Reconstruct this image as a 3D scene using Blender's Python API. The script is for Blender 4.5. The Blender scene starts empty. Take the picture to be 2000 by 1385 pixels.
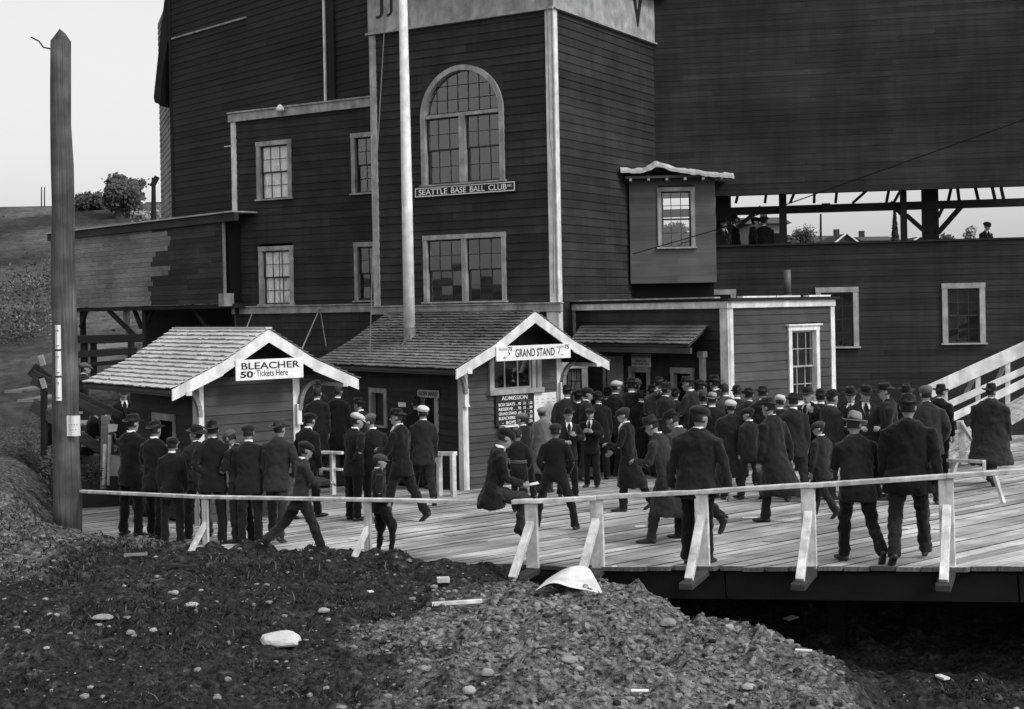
import bpy, bmesh, math, random
import numpy as np
from math import sin, cos, radians, pi
from mathutils import Vector, Matrix, noise

S = bpy.context.scene
col = S.collection
rnd = random.Random(7)

# ------------------------------------------------------------------ camera, sky, sun, exposure
F, ROLL, HC = 2700.0, 0.019, 3.4
cam_d = bpy.data.cameras.new('camera')
cam_d.sensor_width = 36; cam_d.lens = F / 2000 * 36
cam_d.shift_y = -92.5 / 2000
cam_d.clip_end = 2000
cam = bpy.data.objects.new('camera', cam_d); col.objects.link(cam)
cam.location = (0, 0, HC); cam.rotation_euler = (pi / 2, ROLL, 0)
S.camera = cam

SUN_AZ = math.atan2(0.80, -0.60)      # from +Y towards +X: the sun stands behind the camera, to the right
SUN_EL = radians(42)
w = bpy.data.worlds.new('World'); S.world = w; w.use_nodes = True
wn = w.node_tree; bg = wn.nodes['Background']
sky = wn.nodes.new('ShaderNodeTexSky'); sky.sky_type = 'NISHITA'; sky.sun_disc = False
sky.sun_elevation = SUN_EL; sky.sun_rotation = SUN_AZ; sky.dust_density = 4.0; sky.ozone_density = 0.5; sky.air_density = 1.5
bw = wn.nodes.new('ShaderNodeRGBToBW')
wn.links.new(sky.outputs[0], bw.inputs[0])
# thin bright overcast: a high cloud veil over the Nishita sky, slightly uneven
tc = wn.nodes.new('ShaderNodeTexCoord'); cn = wn.nodes.new('ShaderNodeTexNoise'); cn.inputs['Scale'].default_value = 1.6; cn.inputs['Detail'].default_value = 3
wn.links.new(tc.outputs['Generated'], cn.inputs['Vector'])
veil = wn.nodes.new('ShaderNodeMapRange'); veil.inputs[1].default_value = .3; veil.inputs[2].default_value = .7; veil.inputs[3].default_value = 3.0; veil.inputs[4].default_value = 3.8
wn.links.new(cn.outputs[0], veil.inputs[0]); sm_ = wn.nodes.new('ShaderNodeMath'); sm_.operation = 'ADD'
wn.links.new(bw.outputs[0], sm_.inputs[0]); wn.links.new(veil.outputs[0], sm_.inputs[1]); wn.links.new(sm_.outputs[0], bg.inputs[0])
bg.inputs[1].default_value = 0.12
sd = bpy.data.lights.new('sun', 'SUN'); sd.energy = 1.5; sd.angle = radians(11); sd.color = (1, 1, 1)
sun = bpy.data.objects.new('sun', sd); col.objects.link(sun)
sdir = Vector((sin(SUN_AZ) * cos(SUN_EL), cos(SUN_AZ) * cos(SUN_EL), sin(SUN_EL)))
sun.rotation_euler = sdir.to_track_quat('Z', 'Y').to_euler(); sun.location = (30, -30, 40)
S.view_settings.view_transform = 'Standard'; S.view_settings.look = 'None'
S.view_settings.gamma = 1; S.view_settings.use_curve_mapping = False
S.view_settings.exposure = 0.0
S.cycles.max_bounces = 5; S.cycles.transparent_max_bounces = 12

# ------------------------------------------------------------------ survey helpers (photo pixel -> place)
CR, SR = cos(ROLL), sin(ROLL)
def ray(px, py):
    a, b = px - 1000.0, py - 600.0
    return (a * CR - b * SR) / F, (b * CR + a * SR) / F      # x per metre, drop per metre
def at(px, py, Y):
    x, d = ray(px, py); return Vector((x * Y, Y, HC - d * Y))
def pix(p):
    u, v = p[0] / p[1] * F, (HC - p[2]) / p[1] * F
    return 1000 + u * CR + v * SR, 600 + v * CR - u * SR
def zd(x, y): return 1.02 + 0.035 * x - 0.042 * y               # the sloping boardwalk
def on_deck(px, py, up=0.0):
    x, d = ray(px, py)
    Y = (HC - 1.02 - up) / (d + 0.035 * x - 0.042); return Vector((x * Y, Y, HC - d * Y))

class Fr:
    """upright frame: u along the wall to the right, n outward to the viewer, z up"""
    def __init__(s, x, y, deg):
        s.o = (x, y); s.a = radians(deg); s.u = (cos(s.a), sin(s.a)); s.n = (sin(s.a), -cos(s.a))
    def p(s, u, n, z): return Vector((s.o[0] + s.u[0]*u + s.n[0]*n, s.o[1] + s.u[1]*u + s.n[1]*n, z))
    def hit(s, px, py, n=0.0):
        x, d = ray(px, py); ox, oy = s.o[0] + s.n[0]*n, s.o[1] + s.n[1]*n
        Y = (ox * s.n[0] + oy * s.n[1]) / (x * s.n[0] + s.n[1])
        return (x*Y - ox) * s.u[0] + (Y - oy) * s.u[1], HC - d * Y
    def off(s, u, n, deg=0):
        q = s.p(u, n, 0); return Fr(q.x, q.y, math.degrees(s.a) + deg)

# ------------------------------------------------------------------ mesh helpers
class MB:
    def __init__(s): s.v = []; s.f = []; s.m = []
    def add(s, vs, fs, m=0):
        k = len(s.v); s.v += [tuple(v) for v in vs]; s.f += [tuple(i + k for i in f) for f in fs]; s.m += [m] * len(fs); return s
    def hexa(s, c, m=0):   # 8 corners: bottom 4 ccw, top 4 ccw
        return s.add(c, [(3,2,1,0),(4,5,6,7),(0,1,5,4),(1,2,6,5),(2,3,7,6),(3,0,4,7)], m)
    def box(s, fr, u0, u1, n0, n1, z0, z1, m=0):
        if u1 < u0: u0, u1 = u1, u0
        if n1 < n0: n0, n1 = n1, n0
        if z1 < z0: z0, z1 = z1, z0
        c = [fr.p(u0,n1,z0), fr.p(u1,n1,z0), fr.p(u1,n0,z0), fr.p(u0,n0,z0), fr.p(u0,n1,z1), fr.p(u1,n1,z1), fr.p(u1,n0,z1), fr.p(u0,n0,z1)]
        return s.hexa(c, m)
    def bar(s, a, b, w, h=None, up=(0,0,1), m=0):
        a, b = Vector(a), Vector(b); h = h or w; d = (b - a).normalized(); up = Vector(up)
        if abs(d.dot(up)) > 0.99: up = Vector((0.3, 1, 0))
        sx = d.cross(up).normalized() * w / 2; sz = sx.cross(d).normalized() * h / 2
        c = [a-sx-sz, a+sx-sz, b+sx-sz, b-sx-sz, a-sx+sz, a+sx+sz, b+sx+sz, b-sx+sz]
        return s.hexa(c, m)
    def tube(s, pts, rad, seg=8, m=0, cap=True, hint=(0,1,0), expo=1.0):
        """rings perpendicular to the path; rad: list of r or (rx, ry)"""
        pts = [Vector(p) for p in pts]; k0 = len(s.v); n = len(pts)
        for i, p in enumerate(pts):
            d = (pts[min(i+1, n-1)] - pts[max(i-1, 0)]).normalized(); hv = Vector(hint)
            if abs(d.dot(hv)) > 0.97: hv = Vector((1, 0.2, 0.1))
            x = hv.cross(d).normalized(); y = d.cross(x).normalized()
            r = rad[i] if isinstance(rad, (list, tuple)) else rad
            rx, ry = r if isinstance(r, (list, tuple)) else (r, r)
            for j in range(seg):
                t = 2*pi*j/seg; s.v.append(tuple(p + x*rx*cos(t) + y*ry*sin(t)))
        for i in range(n - 1):
            for j in range(seg):
                a = k0 + i*seg + j; b = k0 + i*seg + (j+1) % seg
                s.f.append((a, b, b + seg, a + seg)); s.m.append(m)
        if cap:
            s.f.append(tuple(k0 + j for j in reversed(range(seg)))); s.m.append(m)
            s.f.append(tuple(k0 + (n-1)*seg + j for j in range(seg))); s.m.append(m)
        return s
    def prism(s, poly, off, m=0):
        """poly: list of Vectors (planar), extruded by off"""
        n = len(poly); k = len(s.v); off = Vector(off)
        s.v += [tuple(p) for p in poly] + [tuple(Vector(p) + off) for p in poly]
        s.f.append(tuple(k + i for i in range(n))); s.f.append(tuple(k + n + i for i in reversed(range(n)))); s.m += [m, m]
        for i in range(n):
            j = (i + 1) % n; s.f.append((k+j, k+i, k+n+i, k+n+j)); s.m.append(m)
        return s
WL = {}                    # world location of every parent
def setprops(o, label=None, cat=None, group=None, kind=None):
    for k, v in (('label', label), ('category', cat), ('group', group), ('kind', kind)):
        if v: o[k] = v
    return o
def root(name, loc, label, cat, group=None):
    o = bpy.data.objects.new(name, None); col.objects.link(o); o.location = loc; o.empty_display_size = 0.2
    WL[o] = Vector(loc); return setprops(o, label, cat, group)
def build(name, mb, mat, parent=None, loc=None, smooth=False, fixn=False, **kw):
    me = bpy.data.meshes.new(name)
    off = WL[parent] if parent else Vector(loc or (0, 0, 0))
    vs = np.array(mb.v, dtype=float) - np.array(off)
    me.from_pydata(vs.tolist(), [], mb.f)
    mats = mat if isinstance(mat, (list, tuple)) else [mat]
    for m in mats: me.materials.append(m)
    if len(mats) > 1: me.polygons.foreach_set('material_index', mb.m)
    if smooth: me.polygons.foreach_set('use_smooth', [True] * len(mb.f))
    if fixn:
        b = bmesh.new(); b.from_mesh(me); bmesh.ops.recalc_face_normals(b, faces=b.faces); b.to_mesh(me); b.free()
    me.update()
    o = bpy.data.objects.new(name, me); col.objects.link(o)
    if parent: o.parent = parent
    elif loc: o.location = loc
    WL[o] = off
    return setprops(o, **kw)
def bevel(o, w=0.008, seg=1):
    b = o.modifiers.new('bevel', 'BEVEL'); b.width = w; b.segments = seg; b.limit_method = 'ANGLE'; return o
def unit_mesh(name, prof=None):
    """unit piece: x -.5..+.5, profile in (y,z); -y faces outward"""
    prof = prof or [(-.5,-.5),(.5,-.5),(.5,.5),(-.5,.5)]
    vs = [(x, y, z) for x in (-.5, .5) for y, z in prof]; n = len(prof)
    fs = [tuple(range(n)), tuple(reversed(range(n, 2*n)))] + [((i+1) % n, i, n+i, n+(i+1) % n) for i in range(n)]
    me = bpy.data.meshes.new(name); me.from_pydata(vs, [], fs)
    b = bmesh.new(); b.from_mesh(me); bmesh.ops.recalc_face_normals(b, faces=b.faces); b.to_mesh(me); b.free(); me.update()
    return me
U_CLAP = unit_mesh('clapboard', [(-.5,-.5),(.5,-.5),(.5,.5),(.15,.5)])
U_BOX = unit_mesh('board')
_um = {}
def piece(name, base, mat, parent, fr, u, n, z, du, dn, dz, tilt=0.0, roll=0.0):
    key = (base.name, mat.name, name)
    if key not in _um:
        me = base.copy(); me.name = name; me.materials.append(mat); _um[key] = me
    o = bpy.data.objects.new(name, _um[key]); col.objects.link(o); o.parent = parent
    o.location = fr.p(u, n, z) - WL[parent]; o.rotation_euler = (tilt, roll, fr.a); o.scale = (du, dn, dz)
    return o

# ------------------------------------------------------------------ materials (all neutral greys: a monochrome photograph)
def nt(m): return m.node_tree.nodes, m.node_tree.links
def mat(name, base, rough=0.85, spec=0.25, grain=(3, 3, 30), rotz=0.0, amt=0.25, rand=0.15, bump=0.25, dist=0.004,
        blotch=0.0, bscale=0.8, bcol=None, knots=0.0, streak=0.0, detail=6.0):
    m = bpy.data.materials.new(name); m.use_nodes = True; N, L = nt(m); P = N['Principled BSDF']
    P.inputs['Roughness'].default_value = rough; P.inputs['Specular IOR Level'].default_value = spec
    geo = N.new('ShaderNodeNewGeometry'); mp = N.new('ShaderNodeMapping'); mp.vector_type = 'TEXTURE'
    mp.inputs['Rotation'].default_value = (0, 0, rotz); mp.inputs['Scale'].default_value = tuple(1.0 / g for g in grain)
    L.new(geo.outputs['Position'], mp.inputs['Vector'])
    oi = N.new('ShaderNodeObjectInfo')
    addv = N.new('ShaderNodeVectorMath'); addv.operation = 'ADD'; L.new(mp.outputs[0], addv.inputs[0])
    mulr = N.new('ShaderNodeVectorMath'); mulr.operation = 'SCALE'; mulr.inputs[0].default_value = (13, 7, 3); L.new(oi.outputs['Random'], mulr.inputs['Scale'])
    L.new(mulr.outputs[0], addv.inputs[1])
    no = N.new('ShaderNodeTexNoise'); no.inputs['Scale'].default_value = 1.0; no.inputs['Detail'].default_value = detail; no.inputs['Roughness'].default_value = 0.6
    L.new(addv.outputs[0], no.inputs['Vector'])
    def math_(op, a, b=None, c=None):
        n = N.new('ShaderNodeMath'); n.operation = op
        for i, x in enumerate((a, b, c)):
            if x is None: continue
            if isinstance(x, (int, float)): n.inputs[i].default_value = x
            else: L.new(x, n.inputs[i])
        return n.outputs[0]
    f = math_('MULTIPLY_ADD', no.outputs[0], 2 * amt, 1 - amt)
    r = math_('MULTIPLY_ADD', oi.outputs['Random'], 2 * rand, 1 - rand)
    v = math_('MULTIPLY', f, r)
    if blotch:
        n2 = N.new('ShaderNodeTexNoise'); n2.inputs['Scale'].default_value = bscale; n2.inputs['Detail'].default_value = 5
        L.new(geo.outputs['Position'], n2.inputs['Vector'])
        mr = N.new('ShaderNodeMapRange'); mr.inputs[1].default_value = 0.35; mr.inputs[2].default_value = 0.7
        mr.inputs[3].default_value = 1 - blotch; mr.inputs[4].default_value = 1 + blotch; L.new(n2.outputs[0], mr.inputs[0])
        v = math_('MULTIPLY', v, mr.outputs[0])
    if knots:
        vo = N.new('ShaderNodeTexVoronoi'); vo.inputs['Scale'].default_value = 2.2; L.new(addv.outputs[0], vo.inputs['Vector']); vo.inputs['Scale'].default_value = 0.5
        mr = N.new('ShaderNodeMapRange'); mr.inputs[1].default_value = 0.03; mr.inputs[2].default_value = 0.10
        mr.inputs[3].default_value = 1 - knots; mr.inputs[4].default_value = 1.0; L.new(vo.outputs['Distance'], mr.inputs[0])
        v = math_('MULTIPLY', v, mr.outputs[0])
    v = math_('MULTIPLY', v, base)
    if streak:
        n3 = N.new('ShaderNodeTexNoise'); n3.inputs['Scale'].default_value = 1.0; n3.inputs['Detail'].default_value = 4
        m3 = N.new('ShaderNodeMapping'); m3.vector_type = 'TEXTURE'; m3.inputs['Scale'].default_value = (1/6., 1/6., 1/.7); L.new(geo.outputs['Position'], m3.inputs['Vector'])
        L.new(m3.outputs[0], n3.inputs['Vector'])
        mr = N.new('ShaderNodeMapRange'); mr.inputs[1].default_value = 0.4; mr.inputs[2].default_value = 0.72
        mr.inputs[3].default_value = 1.0; mr.inputs[4].default_value = 1 - streak; L.new(n3.outputs[0], mr.inputs[0])
        v = math_('MULTIPLY', v, mr.outputs[0])
    cc = N.new('ShaderNodeCombineColor'); [L.new(v, cc.inputs[i]) for i in range(3)]
    L.new(cc.outputs[0], P.inputs['Base Color'])
    if bump:
        b = N.new('ShaderNodeBump'); b.inputs['Strength'].default_value = bump; b.inputs['Distance'].default_value = dist
        L.new(no.outputs[0], b.inputs['Height']); L.new(b.outputs[0], P.inputs['Normal'])
    return m
M = {}
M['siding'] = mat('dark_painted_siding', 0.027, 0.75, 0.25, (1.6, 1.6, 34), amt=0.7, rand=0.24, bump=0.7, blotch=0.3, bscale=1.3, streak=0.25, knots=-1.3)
M['siding_far'] = mat('weathered_dark_siding', 0.026, 0.85, 0.2, (0.8, 0.8, 26), amt=0.4, rand=0.2, bump=0.4, blotch=0.25, bscale=0.35)
M['siding_stand'] = mat('grandstand_siding', 0.028, 0.85, 0.2, (1.2, 1.2, 30), amt=0.6, rand=0.2, bump=0.6, blotch=0.28, bscale=0.6, streak=.25, knots=-.9)
M['siding_booth_lit'] = mat('lit_booth_siding', 0.058, 0.7, 0.3, (1.6, 1.6, 30), amt=0.55, rand=0.2, bump=0.6, blotch=0.22, bscale=1.6)  # sun-facing booth walls: their light is put into a paler colour
M['siding_annex'] = mat('annex_siding', 0.058, 0.7, 0.3, (1.6, 1.6, 30), amt=0.55, rand=0.2, bump=0.6, blotch=0.25, bscale=1.6)  # annex face towards the sun, its light put into a paler colour
M['lumber'] = mat('bare_lumber', 0.10, 0.85, 0.2, (1.0, 1.0, 22), amt=0.4, rand=0.16, bump=0.4, blotch=0.2, knots=0.6)
M['boards_grey'] = mat('grey_weathered_boards', 0.215, 0.9, 0.15, (4, 4, 44), amt=0.7, rand=0.17, bump=0.5, blotch=0.25, knots=0.5)
M['boards_dark'] = mat('dark_weathered_boards', 0.045, 0.9, 0.15, (2.5, 2.5, 40), amt=0.7, rand=0.25, bump=0.5, blotch=0.2)
M['timber_dark'] = mat('dark_timber', 0.022, 0.9, 0.15, (4, 4, 4), amt=0.4, rand=0.2, bump=0.4)
M['core'] = mat('dark_interior', 0.012, 0.95, 0.05, (2, 2, 2), amt=0.3, rand=0, bump=0)
M['trim'] = mat('grey_white_trim', 0.35, 0.7, 0.3, (9, 9, 5), amt=0.35, rand=0.12, bump=0.5, blotch=0.25, bscale=3.5, streak=0.3)
M['white'] = mat('white_paint', 0.72, 0.7, 0.3, (9, 9, 5), amt=0.26, rand=0.08, bump=0.5, blotch=0.18, bscale=4.0, streak=0.25)
M['rail'] = mat('worn_white_rail_paint', 0.64, 0.75, 0.25, (14, 14, 12), amt=0.5, rand=0.12, bump=0.7, blotch=0.22, bscale=5.0, streak=0.35)
M['sign_white'] = mat('sign_white', 0.78, 0.6, 0.3, (9, 9, 9), amt=0.14, rand=0.0, bump=0.2, blotch=0.1, bscale=5)
M['paper'] = mat('paper', 0.75, 0.8, 0.1, (20, 20, 20), amt=0.08, rand=0.08, bump=0.1)
M['ink'] = mat('black_paint', 0.018, 0.5, 0.3, (5, 5, 5), amt=0.1, rand=0, bump=0)
M['ink_soft'] = mat('worn_grey_paint', 0.20, 0.6, 0.2, (25, 25, 25), amt=0.4, rand=0, bump=0)
M['sash'] = mat('dark_sash_paint', 0.03, 0.5, 0.3, (5, 5, 5), amt=0.1, rand=0.1, bump=0)
M['shingle_new'] = mat('pale_cedar_shingle', 0.50, 0.85, 0.2, (18, 18, 6), amt=0.3, rand=0.16, bump=0.5, blotch=0.12)
M['shingle_old'] = mat('weathered_cedar_shingle', 0.155, 0.85, 0.2, (14, 14, 6), amt=0.35, rand=0.12, bump=0.5, blotch=0.5, bscale=0.75)
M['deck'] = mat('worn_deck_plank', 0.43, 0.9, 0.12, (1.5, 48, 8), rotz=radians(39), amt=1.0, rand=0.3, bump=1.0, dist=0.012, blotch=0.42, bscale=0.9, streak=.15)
def shaded_sides(m, k=.3):  # side faces darkened in colour so the plank gaps look shaded
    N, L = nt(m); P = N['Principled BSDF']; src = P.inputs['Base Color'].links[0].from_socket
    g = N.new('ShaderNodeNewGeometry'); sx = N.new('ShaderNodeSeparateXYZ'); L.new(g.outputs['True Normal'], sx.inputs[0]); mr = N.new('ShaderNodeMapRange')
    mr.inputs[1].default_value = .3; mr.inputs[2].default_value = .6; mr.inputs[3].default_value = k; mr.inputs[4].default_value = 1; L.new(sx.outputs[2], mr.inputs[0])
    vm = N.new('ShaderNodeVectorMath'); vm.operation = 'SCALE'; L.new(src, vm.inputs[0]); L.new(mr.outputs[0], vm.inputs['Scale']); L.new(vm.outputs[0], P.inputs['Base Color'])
shaded_sides(M['deck'])
M['beam'] = mat('dark_beam', 0.012, 0.8, 0.2, (4, 4, 10), amt=0.35, rand=0.25, bump=0.4)  # one very dark tone for beams, joists and piles
M['pole'] = mat('weathered_pole', 0.09, 0.85, 0.2, (34, 34, 1.0), amt=0.95, rand=0.0, bump=1.0, dist=0.015, blotch=0.4, bscale=2.2, knots=.3)
M['stone'] = mat('pale_stone', 0.30, 0.9, 0.15, (9, 9, 9), amt=0.4, rand=0.4, bump=0.6, dist=0.01)
M['boulder'] = mat('white_boulder', 0.55, 0.9, 0.15, (9, 9, 9), amt=0.35, rand=0.1, bump=0.8, dist=0.02)
M['metal'] = mat('dull_tin', 0.10, 0.5, 0.4, (9, 9, 9), amt=0.3, rand=0.1, bump=0.2)
M['roof_pale'] = mat('pale_tar_roof', 0.42, 0.85, 0.2, (9, 9, 9), amt=0.4, rand=0.0, bump=0.8, dist=0.03, blotch=0.2)
M['rope'] = mat('rope', 0.18, 0.9, 0.1, (9, 9, 9), amt=0.2, rand=0.0, bump=0)
M['wire'] = mat('wire', 0.01, 0.6, 0.1, (9, 9, 9), amt=0.2, rand=0.0, bump=0)
M['bark'] = mat('bark', 0.05, 0.9, 0.1, (9, 9, 3), amt=0.4, rand=0.0, bump=0.5)
M['leaf'] = mat('grey_leaf', 0.085, 0.8, 0.2, (2, 2, 2), amt=0.5, rand=0.2, bump=0)  # lightened slightly to stand for haze on the far trees
M['leaf_dark'] = mat('dark_leaf', 0.03, 0.8, 0.2, (2, 2, 2), amt=0.5, rand=0.2, bump=0)
M['leaf_pale'] = mat('pale_catkin_leaf', 0.30, 0.8, 0.2, (2, 2, 2), amt=0.5, rand=0.2, bump=0)
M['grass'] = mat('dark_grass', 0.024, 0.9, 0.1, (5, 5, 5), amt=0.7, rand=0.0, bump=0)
M['house'] = mat('far_house_wall', 0.16, 0.9, 0.1, (5, 5, 5), amt=0.2, rand=0.3, bump=0)
M['house_roof'] = mat('far_house_roof', 0.06, 0.9, 0.1, (5, 5, 5), amt=0.2, rand=0.3, bump=0)
M['curtain'] = mat('lace_curtain', 0.85, 0.95, 0.05, (26, 26, 7), amt=0.95, rand=0.0, bump=0)
M['brick_dark'] = M['timber_dark']
def glass_mat():
    m = bpy.data.materials.new('window_glass'); m.use_nodes = True; N, L = nt(m)
    N.remove(N['Principled BSDF']); out = N['Material Output']
    gl = N.new('ShaderNodeBsdfGlossy'); gl.inputs['Roughness'].default_value = 0.02; gl.inputs['Color'].default_value = (1, 1, 1, 1)
    tr = N.new('ShaderNodeBsdfTransparent'); tr.inputs[0].default_value = (0.97, 0.97, 0.97, 1)
    fr = N.new('ShaderNodeFresnel'); fr.inputs[0].default_value = 2.15
    no = N.new('ShaderNodeTexNoise'); no.inputs['Scale'].default_value = 2.5; no.inputs['Detail'].default_value = 1
    geo = N.new('ShaderNodeNewGeometry'); L.new(geo.outputs['Position'], no.inputs['Vector'])
    b = N.new('ShaderNodeBump'); b.inputs['Strength'].default_value = 0.015; b.inputs['Distance'].default_value = 0.01; L.new(no.outputs[0], b.inputs['Height']); L.new(b.outputs[0], gl.inputs['Normal'])
    mx = N.new('ShaderNodeMixShader'); fm = N.new('ShaderNodeMath'); fm.operation = 'MULTIPLY'; fi = N.new('ShaderNodeMath'); fi.operation = 'SUBTRACT'; fi.inputs[0].default_value = 1; L.new(geo.outputs['Backfacing'], fi.inputs[1]); L.new(fr.outputs[0], fm.inputs[0]); L.new(fi.outputs[0], fm.inputs[1]); L.new(fm.outputs[0], mx.inputs[0]); L.new(tr.outputs[0], mx.inputs[1]); L.new(gl.outputs[0], mx.inputs[2])
    L.new(mx.outputs[0], out.inputs[0]); return m
M['glass'] = glass_mat()

# ------------------------------------------------------------------ numpy value noise for terrain
def vnoise(x, y, seed=0):
    xi, yi = np.floor(x).astype(int), np.floor(y).astype(int); xf, yf = x - xi, y - yi
    def h(i, j):
        n = (i * 374761393 + j * 668265263 + seed * 974634777) & 0x7fffffff
        n = ((n ^ (n >> 13)) * 1274126177) & 0x7fffffff
        return ((n ^ (n >> 16)) & 0xffff) / 65535.0
    u, v = xf*xf*(3-2*xf), yf*yf*(3-2*yf)
    return (h(xi, yi)*(1-u)+h(xi+1, yi)*u)*(1-v)+(h(xi, yi+1)*(1-u)+h(xi+1, yi+1)*u)*v
def fbm(x, y, f, octv=4, seed=0, g=0.5):
    a, s, t = 1.0, 0.0, 0.0
    for k in range(octv): s = s + a * vnoise(x*f + 31*k, y*f - 17*k, seed + k); t += a; a *= g; f *= 2.03
    return s / t
def sst(t): t = np.clip(t, 0, 1); return t*t*(3-2*t)
E1 = (0.0, 16.4, 0.363, 0.932)        # deck front edge, right of the seated boy
E2 = (0.0, 16.55, 0.53, 0.848)          # deck front edge, left
E3 = (-7.35, 22.4, 0.957, 0.29)        # left end of the boardwalk beside the pole
def zterrain(X, Y, fine=True):
    X, Y = np.asarray(X, float), np.asarray(Y, float)
    base = 0.24 + 0.26 * (fbm(X, Y, 0.35, 3, 5) - 0.5) + 0.10*np.exp(-((X-0.6)**2+(Y-14.6)**2)/2.0)
    base = base - 0.25 * sst((14 - Y) / 5) * sst((-X + 0.5) / 3)
    base = base + 0.34 * sst((-X - 5.2) / 2.5) * sst((Y - 17) / 3)
    xb = np.interp(Y, [5, 9, 11, 12.5, 13.5, 15, 15.6, 16.6], [2.3, 2.4, 2.5, 2.65, 2.1, 1.0, 0.35, -0.3]) + 0.35*(fbm(X, Y, 1.2, 2, 9)-0.5)
    pit = sst((X - xb) / 1.1)
    g = base * (1 - pit) + (-0.62 + 0.15 * (fbm(X, Y, 0.8, 3, 4) - 0.5)) * pit
    d1 = -(X*E1[2] + (Y-E1[1])*E1[3]); d2 = -(X*E2[2] + (Y-E2[1])*E2[3])
    d3 = -((X-E3[0])*E3[2] + (Y-E3[1])*E3[3])
    D = np.maximum(np.maximum(d1, d2), d3) + 0.35 * (fbm(X, Y, 1.0, 3, 21) - 0.5)
    deck = zd(X, Y)
    edge = deck + 0.07
    left = sst((0.6 - X) / 0.8)
    wl = sst(D / 1.0)
    gl = edge * (1 - wl) + g * wl
    gl = np.where(D < 0.1, edge - 0.75 * sst((0.1 - D) / 0.45), gl)
    gr = np.where(D < 0.2, np.minimum(g, deck - 0.45), g)
    gr = g * sst((D-0.0)/0.6) + np.minimum(g, deck - 0.45) * (1 - sst((D-0.0)/0.6))
    z = gl * left + gr * (1 - left)
    far = sst((Y - 30) / 12)
    z = z * (1 - far) + (-0.4) * far
    rise = np.maximum(0, Y - 44)
    kx = sst((X + 5) / 30)
    hill = np.minimum(rise * (0.235 * (1-kx) + 0.105 * kx), 10.9 * (1-kx) + 9.0 * kx) + 1.6 * (fbm(X, Y, 0.03, 3, 8) - 0.5) * sst(rise / 20)
    z = z + hill
    back = np.maximum(0, -Y - 18); z = z + np.minimum(back * 0.25, 8.0)  # unseen rise behind the camera, added to darken the window reflections
    return z, pit, D
# ------------------------------------------------------------------ ground, hills
def axis(segs):
    out = []
    for a, b, st in segs: out += list(np.arange(a, b, st))
    return np.array(out + [segs[-1][1]])
def clods(X, Y):
    return 0.17*(fbm(X, Y, 1.7, 2, 40)-0.5) + 0.12*(fbm(X, Y, 5.2, 2, 41)-0.5) + 0.07*(fbm(X, Y, 11., 2, 43)-0.5) + 0.035*(fbm(X, Y, 23., 2, 44)-0.5) + np.maximum(0, fbm(X, Y, 3.4, 2, 60) - 0.56) * 0.3 - np.maximum(0, fbm(X, Y, 1.3, 2, 66) - 0.6) * 0.5
def heightfield(name, xs, ys, mats, label=None, drop=None):
    XX, YY = np.meshgrid(xs, ys); Z, pit, D = zterrain(XX, YY)
    near = (np.abs(XX) < 15) & (YY < 24) & (YY > 4)
    Z = Z + np.where(near, clods(XX, YY), 0)
    if drop: Z = np.where(drop(XX, YY), Z - 1.2, Z)
    nx, ny = len(xs), len(ys)
    co = np.stack([XX, YY, Z], -1).reshape(-1, 3)
    idx = np.arange(nx * ny).reshape(ny, nx)
    q = np.stack([idx[:-1, :-1], idx[:-1, 1:], idx[1:, 1:], idx[1:, :-1]], -1).reshape(-1, 4)
    me = bpy.data.meshes.new(name)
    me.vertices.add(len(co)); me.vertices.foreach_set('co', co.ravel())
    me.loops.add(q.size); me.loops.foreach_set('vertex_index', q.ravel().astype(np.int32))
    me.polygons.add(len(q)); me.polygons.foreach_set('loop_start', np.arange(0, q.size, 4, dtype=np.int32)); me.polygons.foreach_set('loop_total', np.full(len(q), 4, dtype=np.int32))
    me.update(calc_edges=True); me.polygons.foreach_set('use_smooth', np.ones(len(q), bool))
    # gravel / bare soil mask; suspected foreground shadow is painted in as dark ground
    gx = gravel_shade_mask(XX, YY, D, pit)
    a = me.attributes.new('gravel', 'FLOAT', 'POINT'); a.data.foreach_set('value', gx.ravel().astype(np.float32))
    for m in mats: me.materials.append(m)
    o = bpy.data.objects.new(name, me); col.objects.link(o)
    setprops(o, kind='structure'); return o
def gravel_shade_mask(X, Y, D, pit):
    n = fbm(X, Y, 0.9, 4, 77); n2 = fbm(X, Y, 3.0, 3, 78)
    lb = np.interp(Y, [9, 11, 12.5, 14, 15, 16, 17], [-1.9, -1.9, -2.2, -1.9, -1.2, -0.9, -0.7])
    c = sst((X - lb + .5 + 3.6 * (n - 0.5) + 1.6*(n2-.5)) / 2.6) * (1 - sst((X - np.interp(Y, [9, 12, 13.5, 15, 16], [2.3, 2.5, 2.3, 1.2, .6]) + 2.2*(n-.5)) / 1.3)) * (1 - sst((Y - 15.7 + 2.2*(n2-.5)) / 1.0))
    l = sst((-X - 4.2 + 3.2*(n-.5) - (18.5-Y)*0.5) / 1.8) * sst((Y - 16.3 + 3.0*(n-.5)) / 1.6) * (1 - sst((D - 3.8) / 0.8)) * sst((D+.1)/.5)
    return np.clip(np.maximum(c, 0.75 * l), 0.16, 1)
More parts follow.
